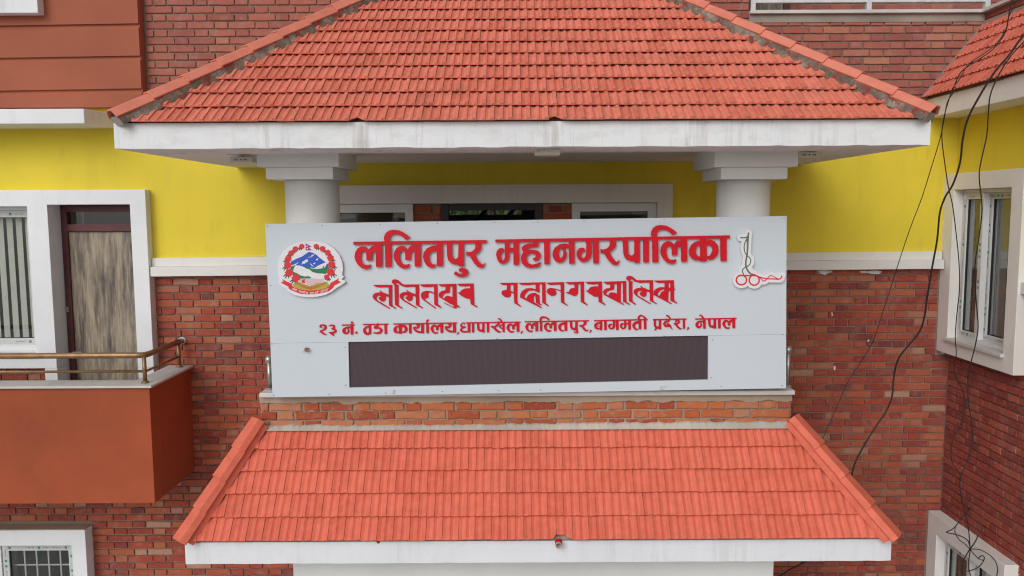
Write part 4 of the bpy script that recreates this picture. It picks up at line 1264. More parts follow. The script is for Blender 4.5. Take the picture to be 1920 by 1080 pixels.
# bricks of the wing
blkw = [(w_end, YW, wbot, 20), (l_end, YW, zlt - 1.8, zlt)]
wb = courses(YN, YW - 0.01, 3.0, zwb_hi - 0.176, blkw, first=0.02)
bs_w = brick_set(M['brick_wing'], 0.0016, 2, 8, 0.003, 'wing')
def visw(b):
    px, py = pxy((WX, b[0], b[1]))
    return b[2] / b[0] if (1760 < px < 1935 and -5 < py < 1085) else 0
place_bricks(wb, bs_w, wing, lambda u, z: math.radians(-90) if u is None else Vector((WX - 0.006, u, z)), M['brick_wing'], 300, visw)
# eave: fascia, soffit, tiles
MB().box(3.72, 3.80, YN, YW - 0.015, zsoff, ztw).build('fascia', M['cream'], wing, bevel=0.004)
MB().box(3.801, WX + 0.3, YN, YW - 0.015, zsoff + 0.001, zsoff + 0.08).build('soffit', M['cream'], wing)
Xe = 3.685; Ze = ztw + 0.006
tB = PY(1843, 48, YW)
phw = math.atan2(tB.z - Ze, XP - Xe)
Lw = math.hypot(tB.z - Ze, XP - Xe)
nrow = 6; Ew = Lw / 5.6
vdw = Vector((math.cos(phw), 0, math.sin(phw)))
lay_tiles(wing, (Xe, YW - 0.03, Ze), (0, -1, 0), vdw, nrow, lambda v: 0.0, lambda v: YW - 0.03 - 4.4, M['tile_wing'], mats_rib=0.012, lift=0.019, exposure=Ew, limit=300, name='roof_tile')
nw = Vector((0, -1, 0)).cross(vdw)
MB().add([Vector((Xe + 0.02, YN, Ze)) + nw * -0.008, Vector((Xe + 0.02, YW - 0.002, Ze)) + nw * -0.008, Vector((Xe, YW - 0.002, Ze)) + vdw * (Lw + 0.3) + nw * -0.008, Vector((Xe, YN, Ze)) + vdw * (Lw + 0.3) + nw * -0.008], [(0, 1, 2, 3)]).build('roof_bed', M['cement_brown'], wing)
p0 = Vector((Xe + 0.01, YW - 0.002, Ze)); p1 = p0 + vdw * (Lw + 0.02)
MB().prism([p0 + nw * 0.030, p0 - nw * 0.02, p1 - nw * 0.02, p1 + nw * 0.030], (0, -0.028, 0)).build('flashing_mortar', M['cement'], wing)
# parapet of the wing terrace above the tiles
perf(YN, YW - 0.001, Ze + 0.3, Z_cop - 0.03, [], XP + 0.004, XP + 0.2, axis='X').build('terrace_parapet', M['mortar_wing'], wing)
wub = courses(YN, YW - 0.02, Ze + 0.35, Z_cop - 0.05, [])
place_bricks(wub, bs_w, wing, lambda u, z: math.radians(-90) if u is None else Vector((XP - 0.006, u, z)), M['brick_wing'], 0, lambda b: 0)
MB().box(XP - 0.05, XP + 0.25, YN, YW - 0.052, Z_cop - 0.03, Z_cop).build('terrace_coping', M['stone'], wing, bevel=0.004)
MB().box(XP - 0.012, XP + 0.003, YN, YW - 0.01, tB.z - 0.03, tB.z + 0.035).build('cement_fillet', M['cement'], wing)
rl = MB().box(XP + 0.065, XP + 0.095, YN, YW - 0.06, Z_cop + 0.07, Z_cop + 0.10).build('terrace_railing', M['alu'], wing)
for yy in (YW - 1.1, YW - 2.2): MB().box(XP + 0.06, XP + 0.10, yy - 0.02, yy + 0.02, Z_cop + 0.001, Z_cop + 1.0).build('rail_post', M['alu'], rl)

# smears of paint and render left on the brick beside and under the belt course
def smear(pts, name='paint_smear'):
    P = [PY(x + U(-1.2, 1.2), y + U(-1, 1), YBR - 0.002) for x, y in pts]
    MB().prism([(p.x, p.y, p.z) for p in P], (0, 0.003, 0)).build(name, M['cream'], bld)
smear([(1533, 509), (1545, 507), (1558, 508), (1562, 511), (1552, 513), (1547, 516), (1538, 513)])
smear([(1612, 508), (1628, 507), (1645, 507), (1655, 509), (1648, 513), (1636, 514), (1627, 511), (1615, 512)])
smear([(1762, 640), (1767, 622), (1766, 600), (1771, 598), (1770, 664), (1764, 662), (1765, 650)])
smear([(1559, 586), (1561, 585), (1562, 592), (1560, 594)])
smear([(1628, 634), (1631, 633), (1630, 640), (1627, 641)])
smear([(1564, 686), (1566, 686), (1566, 694), (1564, 694)])

# ================================================================== SIGNBOARD
YS = 5.64
sign = thing('signboard', 'large white municipal signboard with raised red Devanagari lettering and a dark LED strip', 'sign', (0, YS, PY(990, 745, YS).z))
TLc, TRc, BLc, BRc = PY(497, 420, YS), PY(1475, 405, YS), PY(511, 745, YS), PY(1474, 728, YS)
def lerp(a, b, t): return a + (b - a) * t
seamL, seamR = PY(507, 644, YS), PY(1474, 627, YS)
Lp0, Lp1, Lp2, Lp3 = PY(653, 642, YS), PY(1328, 631, YS), PY(1328, 712, YS), PY(655, 727, YS)
def sheet(name, pts, y0, y1, mat, parent=None, **k):
    return MB().prism([(p.x, y0, p.z) for p in pts], (0, y1 - y0, 0)).build(name, mat, parent or sign, **k)
g2 = 0.0012
sheet('upper_sheet', [TLc, TRc, seamR + Vector((0, 0, g2)), seamL + Vector((0, 0, g2))], YS, YS + 0.045, M['signwhite'])
# lower sheet around the LED strip (four pieces joined into one sheet)
def topat(x): return lerp(seamL, seamR, (x - seamL.x) / (seamR.x - seamL.x)).z
def botat(x): return lerp(BLc, BRc, (x - BLc.x) / (BRc.x - BLc.x)).z
lo = MB()
def V3(x, z): return Vector((x, YS, z))
lo.prism([V3(seamL.x, topat(seamL.x)), V3(Lp0.x, topat(Lp0.x)), V3(Lp3.x, botat(Lp3.x)), V3(BLc.x, BLc.z)], (0, 0.045, 0))
lo.prism([V3(Lp1.x, topat(Lp1.x)), V3(seamR.x, seamR.z), V3(BRc.x, BRc.z), V3(Lp2.x, botat(Lp2.x))], (0, 0.045, 0))
lo.prism([Lp3, Lp2, V3(Lp2.x, botat(Lp2.x)), V3(Lp3.x, botat(Lp3.x))], (0, 0.045, 0))
lo.build('lower_sheet', M['signwhite'], sign)
# edge flashing a little proud at the back
sheet('back_box', [TLc + Vector((0.004, 0, -0.004)), TRc + Vector((-0.004, 0, -0.004)), BRc + Vector((-0.004, 0, 0.004)), BLc + Vector((0.004, 0, 0.004))], YS + 0.0455, YS + 0.055, M['signedge'])
# LED strip: 8 x 2 modules
led = link('led_display', None, sign, PY(990, 680, YS + 0.02)); led.empty_display_size = 0.1
MB().prism([p + Vector((0, 0.028, 0)) for p in (Lp0, Lp1, Lp2, Lp3)], (0, 0.012, 0)).build('led_backing', M['rubber'], led)
for i in range(8):
    for j in range(2):
        def q(a, b): return lerp(lerp(Lp0, Lp1, a), lerp(Lp3, Lp2, a), b)
        e = 0.0
        a, b, c, d = q(i / 8 + e, j / 2 + e * 2), q((i + 1) / 8 - e, j / 2 + e * 2), q((i + 1) / 8 - e, (j + 1) / 2 - e * 2), q(i / 8 + e, (j + 1) / 2 - e * 2)
        MB().prism([p + Vector((0, 0.014 + U(0, 0.0003), 0)) for p in (a, b, c, d)], (0, 0.01, 0)).build('led_module', M['led'], led)
# screws
scr = [(501, 424), (604, 423), (713, 421), (820, 419), (928, 417), (1009, 417), (1095, 414), (1245, 411), (1352, 410), (1470, 409),
       (508, 535), (1472, 520), (513, 741), (617, 739), (723, 737), (829, 734), (935, 732), (1013, 731), (1248, 725), (1352, 724), (1466, 723),
       (647, 651), (648, 722), (1336, 637), (1333, 708), (720, 640), (1245, 630), (932, 635), (1468, 627), (510, 645)]
for (x, y) in scr:
    p = PY(x, y, YS)
    MB().tube([(p.x, YS - 0.003, p.z), (p.x, YS + 0.001, p.z)], 0.0036, 8).build('screw', M['screw'], sign)
for (x, y) in ((737, 735), (1240, 728)):
    p = PY(x, y, YS)
    MB().box(p.x - 0.012, p.x + 0.012, YS - 0.006, YS + 0.01, p.z - 0.012, p.z + 0.016).build('fixing_clip', M['film'], sign, bevel=0.002)

# ---------------------------------------------------------------- outline tools: union of shapes -> clean outline -> solid
def fill_poly(mask, gx, gy, poly):
    poly = np.array(poly, float); n = len(poly)
    x0, x1 = poly[:, 0].min(), poly[:, 0].max(); y0, y1 = poly[:, 1].min(), poly[:, 1].max()
    ix = np.where((gx >= x0) & (gx <= x1))[0]; iy = np.where((gy >= y0) & (gy <= y1))[0]
    if len(ix) == 0 or len(iy) == 0: return None
    X = gx[ix][None, :]; Y = gy[iy][:, None]
    ins = np.zeros((len(iy), len(ix)), bool)
    for i in range(n):
        xa, ya = poly[i]; xb, yb = poly[(i + 1) % n]
        if ya == yb: continue
        c = ((ya > Y) != (yb > Y)) & (X < (xb - xa) * (Y - ya) / (yb - ya) + xa)
        ins ^= c
    return iy, ix, ins
def stroke_dist(gx, gy, pts, wid):
    r = max(wid) / 2 if isinstance(wid, (list, tuple)) else wid / 2
    P = np.array(pts, float)
    ix = np.where((gx >= P[:, 0].min() - r) & (gx <= P[:, 0].max() + r))[0]; iy = np.where((gy >= P[:, 1].min() - r) & (gy <= P[:, 1].max() + r))[0]
    if len(ix) == 0 or len(iy) == 0: return None
    X = gx[ix][None, :]; Y = gy[iy][:, None]
    best = np.zeros((len(iy), len(ix)), bool)
    for i in range(len(P) - 1):
        a, b = P[i], P[i + 1]; d = b - a; L = (d ** 2).sum() or 1e-9
        t = np.clip(((X - a[0]) * d[0] + (Y - a[1]) * d[1]) / L, 0, 1)
        dd = np.hypot(X - a[0] - t * d[0], Y - a[1] - t * d[1])
        w0 = wid[i] / 2 if isinstance(wid, (list, tuple)) else r
        w1 = wid[i + 1] / 2 if isinstance(wid, (list, tuple)) else r
        best |= dd <= w0 + (w1 - w0) * t
    return iy, ix, best
def contours(ops, step, blur=1):
    """ops: ('p', pts) add polygon, ('h', pts) cut polygon, ('s', pts, w) add stroke ; in photo pixels"""
    allp = np.concatenate([np.array(o[1], float) for o in ops]); ex = max([0] + [(max(o[2]) if isinstance(o[2], (list, tuple)) else o[2]) for o in ops if o[0] == 's'])
    mn = allp.min(0) - ex / 2 - 4 * step; mx = allp.max(0) + ex / 2 + 4 * step
    gx = np.arange(mn[0], mx[0], step); gy = np.arange(mn[1], mx[1], step)
    m = np.zeros((len(gy), len(gx)), np.float32)
    for o in ops:
        r = fill_poly(m, gx, gy, o[1]) if o[0] in 'ph' else stroke_dist(gx, gy, o[1], o[2])
        if r is None: continue
        iy, ix, ins = r
        sub = m[iy[0]:iy[-1] + 1, ix[0]:ix[-1] + 1]
        if o[0] == 'h': sub[ins] = 0
        else: sub[ins] = 1
    for _ in range(blur):
        k = m.copy()
        k[1:-1, :] = (m[:-2, :] + 2 * m[1:-1, :] + m[2:, :]) / 4; m = k.copy()
        k[:, 1:-1] = (m[:, :-2] + 2 * m[:, 1:-1] + m[:, 2:]) / 4; m = k
    m[0, :] = m[-1, :] = 0; m[:, 0] = m[:, -1] = 0
    b = m > 0.5
    code = b[:-1, :-1] * 1 + b[:-1, 1:] * 2 + b[1:, 1:] * 4 + b[1:, :-1] * 8
    ys, xs = np.where((code > 0) & (code < 15))
    nxt = {}
    def ip(a, bb, t0, t1): return t0 + (t1 - t0) * (0.5 - a) / (bb - a)
    tbl = {1: [(3, 0)], 2: [(0, 1)], 3: [(3, 1)], 4: [(1, 2)], 5: [(3, 2), (1, 0)], 6: [(0, 2)], 7: [(3, 2)], 8: [(2, 3)], 9: [(2, 0)], 10: [(0, 3), (2, 1)], 11: [(2, 1)], 12: [(1, 3)], 13: [(1, 0)], 14: [(0, 3)]}
    pos = {}
    for y, x in zip(ys.tolist(), xs.tolist()):
        a, bb, c, d = m[y, x], m[y, x + 1], m[y + 1, x + 1], m[y + 1, x]
        def ek(e):
            if e == 0: k = (0, y, x); p = (ip(a, bb, x, x + 1), y)
            elif e == 1: k = (1, y, x + 1); p = (x + 1, ip(bb, c, y, y + 1))
            elif e == 2: k = (0, y + 1, x); p = (ip(d, c, x, x + 1), y + 1)
            else: k = (1, y, x); p = (x, ip(a, d, y, y + 1))
            pos[k] = p; return k
        for s_, e_ in tbl[int(code[y, x])]: nxt[ek(s_)] = ek(e_)
    loops = []
    while nxt:
        k0 = next(iter(nxt)); k = k0; lp = []
        while k in nxt:
            lp.append(pos[k]); k = nxt.pop(k)
        if len(lp) > 6: loops.append(np.array(lp) * step + np.array([gx[0], gy[0]]))
    return loops
def rdp(P, eps):
    n = len(P); keep = np.zeros(n, bool); keep[0] = True
    far = int(np.argmax(((P - P[0]) ** 2).sum(1))); keep[far] = True
    st = [(0, far), (far, n)]
    Q = np.vstack([P, P[:1]])
    while st:
        a, b = st.pop()
        if b - a < 2: continue
        p0, p1 = Q[a], Q[b]; d = p1 - p0; L = math.hypot(*d) or 1e-9
        dist = np.abs((Q[a + 1:b, 0] - p0[0]) * d[1] - (Q[a + 1:b, 1] - p0[1]) * d[0]) / L
        i = int(np.argmax(dist))
        if dist[i] > eps: keep[a + 1 + i] = True; st += [(a, a + 1 + i), (a + 1 + i, b)]
    return P[keep]
def solid(name, ops, yfront, depth, mat, parent, step=0.22, eps=0.07, blur=1, label=None):
    loops = [rdp(l, eps) for l in contours(ops, step, blur)]
    loops = [l for l in loops if len(l) > 2]
    flat_ = [[PY(p[0], p[1], yfront) for p in l] for l in loops]
    # group every outer loop with the holes inside it, then triangulate group by group
    def area(l): return 0.5 * sum(l[i].x * l[(i + 1) % len(l)].z - l[(i + 1) % len(l)].x * l[i].z for i in range(len(l)))
    def inside(p, l):
        c = False
        for i in range(len(l)):
            a, b = l[i], l[(i + 1) % len(l)]
            if (a.z > p.z) != (b.z > p.z) and p.x < (b.x - a.x) * (p.z - a.z) / (b.z - a.z) + a.x: c = not c
        return c
    depth_ = [sum(1 for j, o_ in enumerate(flat_) if j != i and abs(area(o_)) > abs(area(l)) and inside(l[0], o_)) for i, l in enumerate(flat_)]
    base_ = [0]
    for l in flat_: base_.append(base_[-1] + len(l))
    tri = []
    for i, l in enumerate(flat_):
        if depth_[i] % 2: continue
        grp = [i] + [j for j in range(len(flat_)) if depth_[j] == depth_[i] + 1 and inside(flat_[j][0], l)]
        idx_ = [base_[j] + k for j in grp for k in range(len(flat_[j]))]
        tri += [tuple(idx_[q] for q in t_) for t_ in tessellate_polygon([[Vector((v.x, v.z, 0)) for v in flat_[j]] for j in grp])]
    allv = [v for l in flat_ for v in l]; n = len(allv)
    vs = allv + [v + Vector((0, depth, 0)) for v in allv]
    fs = [tuple(t) for t in tri] + [tuple(i + n for i in t)[::-1] for t in tri]
    o = 0
    for l in flat_:
        k = len(l)
        fs += [(o + i, o + (i + 1) % k, n + o + (i + 1) % k, n + o + i) for i in range(k)]
        o += k
    return MB().add(vs, fs).build(name, mat, parent, label=label)

# ---------------------------------------------------------------- letter forms (local units: 1/6 photo pixel, y down from the head line)
def rel(pts, x0, y0): return [(x - x0, y - y0) for x, y in pts]
def stem(x0, x1, b=287): return ('p', [(x0, 0), (x1, 0), (x1 + 2, b), (x0 + 4, b)])
G = {}
G['la'] = (312, [('p', [(187, 257), (178, 298), (135, 311), (90, 300), (45, 262), (15, 210), (4, 165), (15, 115), (40, 75), (72, 56), (105, 53), (135, 63), (155, 86), (165, 98), (178, 70), (205, 50), (245, 45), (245, 115), (225, 115), (210, 122), (201, 140), (201, 212), (138, 212), (138, 155), (130, 120), (110, 107), (92, 110), (78, 132), (74, 170), (80, 212), (95, 245), (120, 262), (150, 265)]), stem(241, 312)])
G['i'] = (72, [('p', [(-12, -21), (-10, -56), (10, -96), (50, -123), (100, -130), (160, -121), (210, -96), (260, -61), (282, -38), (225, -17), (205, -46), (170, -66), (130, -78), (90, -76), (65, -61), (55, -36), (53, 4), (68, 14), (72, 287), (4, 289), (0, 10)])])
G['ta'] = (222, [('p', [(155, 52), (102, 58), (42, 84), (7, 132), (0, 180), (12, 230), (42, 280), (82, 305), (127, 306), (142, 262), (117, 268), (92, 258), (74, 222), (68, 180), (74, 150), (92, 130), (122, 120), (155, 120)]), stem(152, 220)])
G['pa'] = (192, [('p', [(0, 0), (60, 0), (64, 170), (72, 195), (95, 209), (118, 203), (131, 183), (134, 0), (192, 0), (194, 290), (136, 290), (134, 271), (95, 271), (50, 255), (20, 222), (8, 175)])])
G['u'] = (0, [('p', [(140, 319), (168, 311), (208, 314), (238, 334), (246, 364), (233, 394), (198, 411), (148, 412), (103, 392), (81, 376), (103, 347), (128, 369), (158, 382), (178, 374), (178, 359), (163, 346), (140, 354)])])
G['ra'] = (212, [('p', [(92, 10), (160, 10), (172, 60), (172, 92), (155, 122), (127, 147), (100, 165), (110, 182), (135, 227), (165, 267), (185, 277), (212, 253), (200, 299), (175, 313), (135, 305), (95, 267), (60, 217), (40, 172), (0, 172), (0, 127), (30, 135), (65, 127), (95, 102), (105, 70)])])
G['ma'] = (255, [('p', [(98, 0), (150, 0), (150, 196), (140, 236), (110, 266), (70, 276), (35, 261), (10, 216), (0, 166), (10, 126), (35, 101), (70, 96), (88, 106), (90, 136), (72, 138), (56, 155), (52, 181), (58, 216), (75, 236), (92, 226), (98, 196)]), ('p', [(148, 96), (196, 96), (196, 141), (148, 141)]), stem(192, 255)])
G['ha'] = (225, [('p', rel([(600, 205), (660, 205), (660, 288), (565, 292), (542, 298), (537, 308), (545, 318), (625, 325), (665, 342), (683, 378), (680, 412), (645, 445), (610, 448), (598, 432), (598, 415), (615, 412), (627, 398), (625, 382), (605, 366), (570, 362), (538, 375), (523, 402), (526, 440), (546, 475), (590, 490), (640, 480), (683, 458), (672, 507), (640, 521), (570, 527), (510, 512), (470, 472), (458, 420), (470, 372), (490, 346), (472, 322), (470, 290), (500, 265), (560, 250), (600, 250)], 460, 200))])
G['aa'] = (64, [stem(0, 62)])
G['na'] = (247, [('p', rel([(1003, 262), (960, 252), (900, 260), (850, 290), (820, 335), (815, 380), (830, 425), (860, 460), (900, 468), (940, 455), (965, 420), (977, 380), (970, 340), (950, 308), (965, 298), (1003, 312)], 815, 194)), ('h', rel([(905, 308), (890, 330), (885, 370), (895, 405), (910, 418), (930, 400), (938, 370), (935, 335), (925, 312), (915, 298)], 815, 194)), stem(184, 247)])
G['ga'] = (245, [('p', rel([(1180, 200), (1255, 200), (1257, 360), (1240, 420), (1205, 452), (1150, 461), (1110, 432), (1088, 385), (1090, 340), (1115, 305), (1150, 297), (1172, 302), (1182, 325), (1172, 340), (1155, 342), (1140, 360), (1138, 390), (1150, 415), (1170, 418), (1188, 395), (1196, 350), (1196, 255)], 1090, 189)), stem(180, 244)])
G['ka'] = (330, [('p', rel([(1045, 222), (985, 234), (940, 265), (915, 320), (918, 380), (945, 425), (990, 443), (1045, 440)], 915, 168)), ('h', rel([(1040, 268), (1015, 275), (995, 300), (988, 340), (995, 375), (1015, 396), (1040, 402)], 915, 168)),
                 ('p', rel([(1105, 222), (1150, 212), (1200, 230), (1238, 280), (1246, 340), (1232, 390), (1192, 428), (1150, 440), (1125, 433), (1122, 400), (1147, 394), (1166, 370), (1178, 335), (1172, 300), (1150, 274), (1105, 270)], 915, 168)), stem(122, 196)])
# crop5 units are 7.111 per photo pixel; heights normalised to 287 below
def n5(pts, x0, y0, sy=0.472, sx=0.50): return [((x - x0) / sx, (y - y0) / sy) for x, y in pts]
G['two'] = (235, [('s', n5([(68, 160), (80, 140), (115, 138), (145, 150), (148, 180), (125, 200), (75, 218), (70, 228)], 55, 120), [26, 40, 42, 62, 64, 46, 32, 26]), ('s', n5([(72, 160), (92, 170)], 55, 120), [40, 30]), ('s', n5([(75, 222), (110, 245), (140, 262), (162, 262)], 55, 120), [44, 50, 40, 12])])
G['three'] = (235, [('s', n5([(192, 148), (225, 140), (255, 148), (258, 170), (225, 188), (268, 195), (280, 215), (262, 235), (215, 242), (188, 235)], 180, 120), [22, 40, 52, 50, 30, 50, 60, 54, 40, 16]), ('s', n5([(205, 240), (245, 268), (262, 282)], 180, 120), [44, 46, 14])])
G['va'] = (235, [('s', n5([(748, 158), (700, 160), (662, 180), (658, 215), (680, 245), (720, 248)], 642, 120), [36, 44, 62, 66, 52, 20]), stem(165, 222)])
G['va'] = (235, [('p', n5([(725, 148), (680, 152), (648, 180), (643, 212), (655, 246), (690, 268), (725, 266), (725, 234), (700, 236), (682, 215), (682, 185), (700, 172), (725, 172)], 642, 120)), stem(155, 222)])
G['da'] = (250, [('s', n5([(838, 122), (838, 150), (800, 155), (798, 175), (870, 180), (885, 205), (870, 235), (830, 245), (785, 240)], 775, 120), [40, 40, 44, 46, 44, 60, 60, 50, 24])])
G['ya'] = (280, [('p', n5([(1312, 165), (1345, 160), (1345, 185), (1335, 190), (1352, 205), (1385, 220), (1410, 225), (1410, 248), (1370, 245), (1335, 225), (1315, 195)], 1312, 115)), ('p', n5([(1350, 130), (1385, 125), (1400, 140), (1395, 165), (1370, 190), (1345, 190), (1345, 172), (1362, 160), (1365, 148), (1350, 146)], 1312, 115)), stem(200, 275)])
G['dha'] = (255, [('s', n5([(140, 128), (150, 112), (132, 105), (112, 112), (98, 135), (105, 155), (155, 165)], 88, 100), [18, 22, 22, 26, 40, 44, 40]), ('s', n5([(150, 162), (110, 175), (100, 200), (118, 222), (180, 225)], 88, 100), [36, 40, 60, 50, 36]), stem(190, 262)])
G['kha'] = (360, [('s', n5([(600, 105), (598, 130), (555, 160), (508, 160)], 500, 98), [62, 60, 40, 44]), ('s', n5([(530, 165), (575, 210), (600, 228), (632, 228)], 500, 98), [60, 62, 46, 16]), ('s', n5([(655, 140), (625, 142), (615, 165), (640, 182), (662, 180)], 500, 98), [26, 34, 40, 36, 26]), stem(300, 362)])
G['ba'] = (245, [('p', n5([(98, 95), (60, 98), (32, 120), (25, 150), (38, 180), (70, 195), (98, 190), (98, 172), (78, 172), (62, 150), (64, 130), (80, 118), (98, 118)], 25, 68)), ('s', n5([(60, 130), (95, 155)], 25, 68), 14), stem(150, 215)])
G['da2'] = (240, [('s', n5([(990, 60), (990, 82), (950, 90), (930, 115), (945, 145), (985, 150), (1010, 140)], 915, 52), [40, 40, 50, 62, 60, 40, 30]), ('s', n5([(985, 122), (975, 120), (1005, 150), (1032, 190)], 915, 52), [50, 50, 50, 16])])
G['sha'] = (290, [('s', n5([(1085, 60), (1110, 72), (1120, 92), (1095, 112), (1060, 116)], 1050, 48), [20, 34, 54, 44, 44]), ('s', n5([(1085, 72), (1072, 88)], 1050, 48), [40, 36]), ('s', n5([(1075, 120), (1105, 160), (1130, 182), (1150, 180)], 1050, 48), [54, 56, 44, 14]), stem(232, 292)])
G['e'] = (0, [('p', [(-110, -92), (-60, -108), (-15, -80), (38, 0), (-8, 8), (-45, -45), (-75, -72), (-105, -76)])])
G['ii'] = (70, [('p', [(70, 4), (10, 4), (2, -20), (-20, -60), (-50, -78), (-88, -70), (-100, -45), (-92, -5), (-140, -5), (-150, -50), (-125, -95), (-85, -122), (-40, -118), (20, -75), (62, -30)]), stem(0, 66)])
G['reph'] = (0, [('p', [(0, 10), (0, -45), (12, -82), (50, -100), (85, -88), (78, -62), (50, -58), (46, -30), (46, 10)])])
G['dot'] = (40, [('s', [(0, 0), (0.5, 0)], 56)])
G['comma'] = (40, [('p', [(0, 0), (38, 0), (34, 40), (10, 72), (-6, 66), (8, 36)])])
G['ru'] = (0, [('p', [(55, 262), (110, 262), (70, 300), (40, 322), (28, 318), (18, 296)])])

def place(g, tx, ty, x0, top, wpx, s, shear=0.0, sx=None):
    """glyph g with its left edge at photo pixel x0, head line at top(px), wpx wide, s = px per unit vertically"""
    adv, ops = G[g]
    kx = (wpx / adv) if (adv and wpx) else (sx or s)
    out = []
    for o in ops:
        pts = [(x0 + x * kx, top(x0 + x * kx) + y * s) for x, y in o[1]]
        if o[0] == 's':
            w = o[2]; kk = (kx + s) / 2
            w = [q * kk for q in w] if isinstance(w, (list, tuple)) else w * kk
            out.append(('s', pts, w))
        else: out.append((o[0], pts))
    return out
def bar(x0, x1, top, th): return ('p', [(x0, top(x0)), (x1, top(x1)), (x1, top(x1) + th), (x0, top(x0) + th)])

# line one ----------------------------------------------------------
def word(name, x0, x1, ya, yb, th, items, s, yfront, depth, mat, step, eps=0.07, extra=(), hl=None):
    top = lambda x: ya + (yb - ya) * (x - x0) / (x1 - x0)
    body = []
    for it in items:
        g_, gx_, gw = it[:3]
        dy_ = it[3] if len(it) > 3 else 0
        body += place(g_, 0, 0, gx_, (lambda x, dy_=dy_: top(x) + dy_), gw, s, sx=(it[4] if len(it) > 4 else None))
    holes_ = [o for o in body if o[0] == 'h']
    ops = []
    for b in (hl if hl is not None else [(x0, x1)]): ops.append(bar(b[0], b[1], top, th))
    return solid(name, body + ops + list(extra), yfront, depth, mat, sign, step, eps)
c2 = lambda x: 650 + x / 6.0
c3 = lambda x: 900 + x / 6.0
c4 = lambda x: 1140 + x / 6.0
S1 = 1 / 6.0
YT1 = YS - 0.024
word('raised_word', c2(75), c2(1575), 415 + 230 / 6, 415 + 210 / 6, 33 / 6,
     [('la', c2(82), 313 / 6), ('i', c2(430), None), ('la', c2(522), 308 / 6), ('ta', c2(858), 222 / 6), ('pa', c2(1122), 194 / 6), ('u', c2(1122), None), ('ra', c2(1345), 210 / 6)], S1, YT1, 0.016, M['red'], 0.22)
word('raised_word', c3(173), c4(1372), 415 + 205 / 6, 415 + 157 / 6, 32 / 6,
     [('ma', c3(180), 256 / 6), ('ha', c3(460), 225 / 6), ('aa', c3(720), 64 / 6), ('na', c3(815), 247 / 6), ('ga', c3(1090), 246 / 6), ('ra', c3(1358), 212 / 6), ('pa', c4(165), 192 / 6), ('aa', c4(395), 66 / 6), ('i', c4(497), None), ('la', c4(586), 305 / 6), ('ka', c4(915), 330 / 6), ('aa', c4(1265), 72 / 6)], S1, YT1, 0.016, M['red'], 0.22)
# line two (old script), flat cut letters -----------------------------
def X2(pts, f, dx=0, dy=0): return [(f(x + dx), 415 + (y + dy) / 6.0) for x, y in pts]
LA2 = [('p', [(292, 716), (510, 714), (512, 935), (516, 950), (556, 976), (549, 984), (475, 947), (470, 742), (420, 742), (365, 745), (330, 737)]),
       ('p', [(290, 850), (298, 822), (330, 803), (380, 800), (365, 784), (373, 779), (402, 798), (474, 826), (474, 850), (438, 842), (437, 880), (420, 900), (395, 901), (366, 880), (358, 862), (370, 850), (386, 848), (376, 838), (355, 834), (336, 850), (332, 870), (345, 890), (400, 922), (486, 976), (480, 985), (350, 910), (310, 882)])]
def tr2(ops, f, dx=0, dy=0): return [(o[0], X2(o[1], f, dx, dy)) if o[0] != 's' else ('s', X2(o[1], f, dx, dy), o[2] / 6.0) for o in ops]
I2 = [('p', [(505, 672), (520, 656), (548, 651), (580, 662), (634, 712), (600, 716), (575, 692), (560, 696), (556, 712), (582, 714), (584, 935), (590, 947), (628, 974), (620, 983), (542, 940), (535, 712), (508, 692)])]
NA2 = [('p', [(818, 710), (1020, 706), (1026, 930), (1066, 966), (1058, 974), (985, 937), (982, 735), (900, 741), (850, 735)]), ('p', [(833, 840), (838, 810), (860, 790), (895, 782), (940, 784), (985, 806), (985, 818), (940, 800), (922, 803), (915, 820), (922, 845), (910, 860), (880, 869), (878, 880), (1004, 974), (996, 983), (870, 892), (845, 872)])]
PU2 = [('p', [(1030, 708), (1232, 702), (1240, 936), (1276, 964), (1268, 971), (1240, 962), (1232, 979), (1210, 979), (1198, 967), (1204, 945), (1160, 925), (1040, 852), (1034, 828), (1045, 800), (1070, 783), (1110, 774), (1112, 735), (1060, 735)]), ('h', [(1163, 735), (1190, 734), (1190, 852), (1160, 842), (1130, 836), (1105, 848), (1096, 870), (1076, 858), (1085, 830), (1110, 810), (1160, 803)]), ('s', [(1097, 918), (1205, 972)], 7)]
RA2 = [('p', [(1238, 703), (1428, 698), (1436, 935), (1474, 961), (1466, 969), (1395, 932), (1388, 872), (1345, 868), (1290, 838), (1245, 800), (1270, 802), (1290, 775), (1330, 755), (1387, 752), (1387, 724), (1340, 733), (1270, 728)])]
YT2 = YS - 0.008
solid('flat_word', tr2(LA2, c2) + tr2(I2, c2) + tr2(LA2, c2, 303, -5) + tr2(NA2, c2) + tr2(PU2, c2) + tr2(RA2, c2), YT2, 0.006, M['redflat'], sign, 0.2, 0.06, 0)
MA2 = [('p', [(218, 693), (420, 690), (420, 900), (426, 925), (462, 953), (454, 961), (385, 920), (380, 812), (350, 802), (345, 840), (320, 857), (280, 852), (245, 822), (241, 795), (255, 778), (300, 770), (303, 718), (250, 713)]), ('h', [(342, 716), (376, 713), (376, 795), (342, 782)])]
HA2 = [('p', [(430, 693), (736, 685), (740, 920), (776, 947), (768, 955), (700, 916), (697, 706), (670, 708), (670, 800), (625, 778), (625, 710), (540, 717), (470, 716)]),
       ('p', [(450, 856), (452, 820), (475, 782), (520, 755), (575, 750), (630, 764), (670, 795), (660, 800), (600, 775), (550, 780), (515, 810), (497, 848), (525, 868), (533, 838), (570, 810), (620, 804), (668, 830), (672, 920), (694, 938), (686, 947), (628, 915), (622, 835), (606, 840), (602, 905), (694, 966), (686, 976)])]
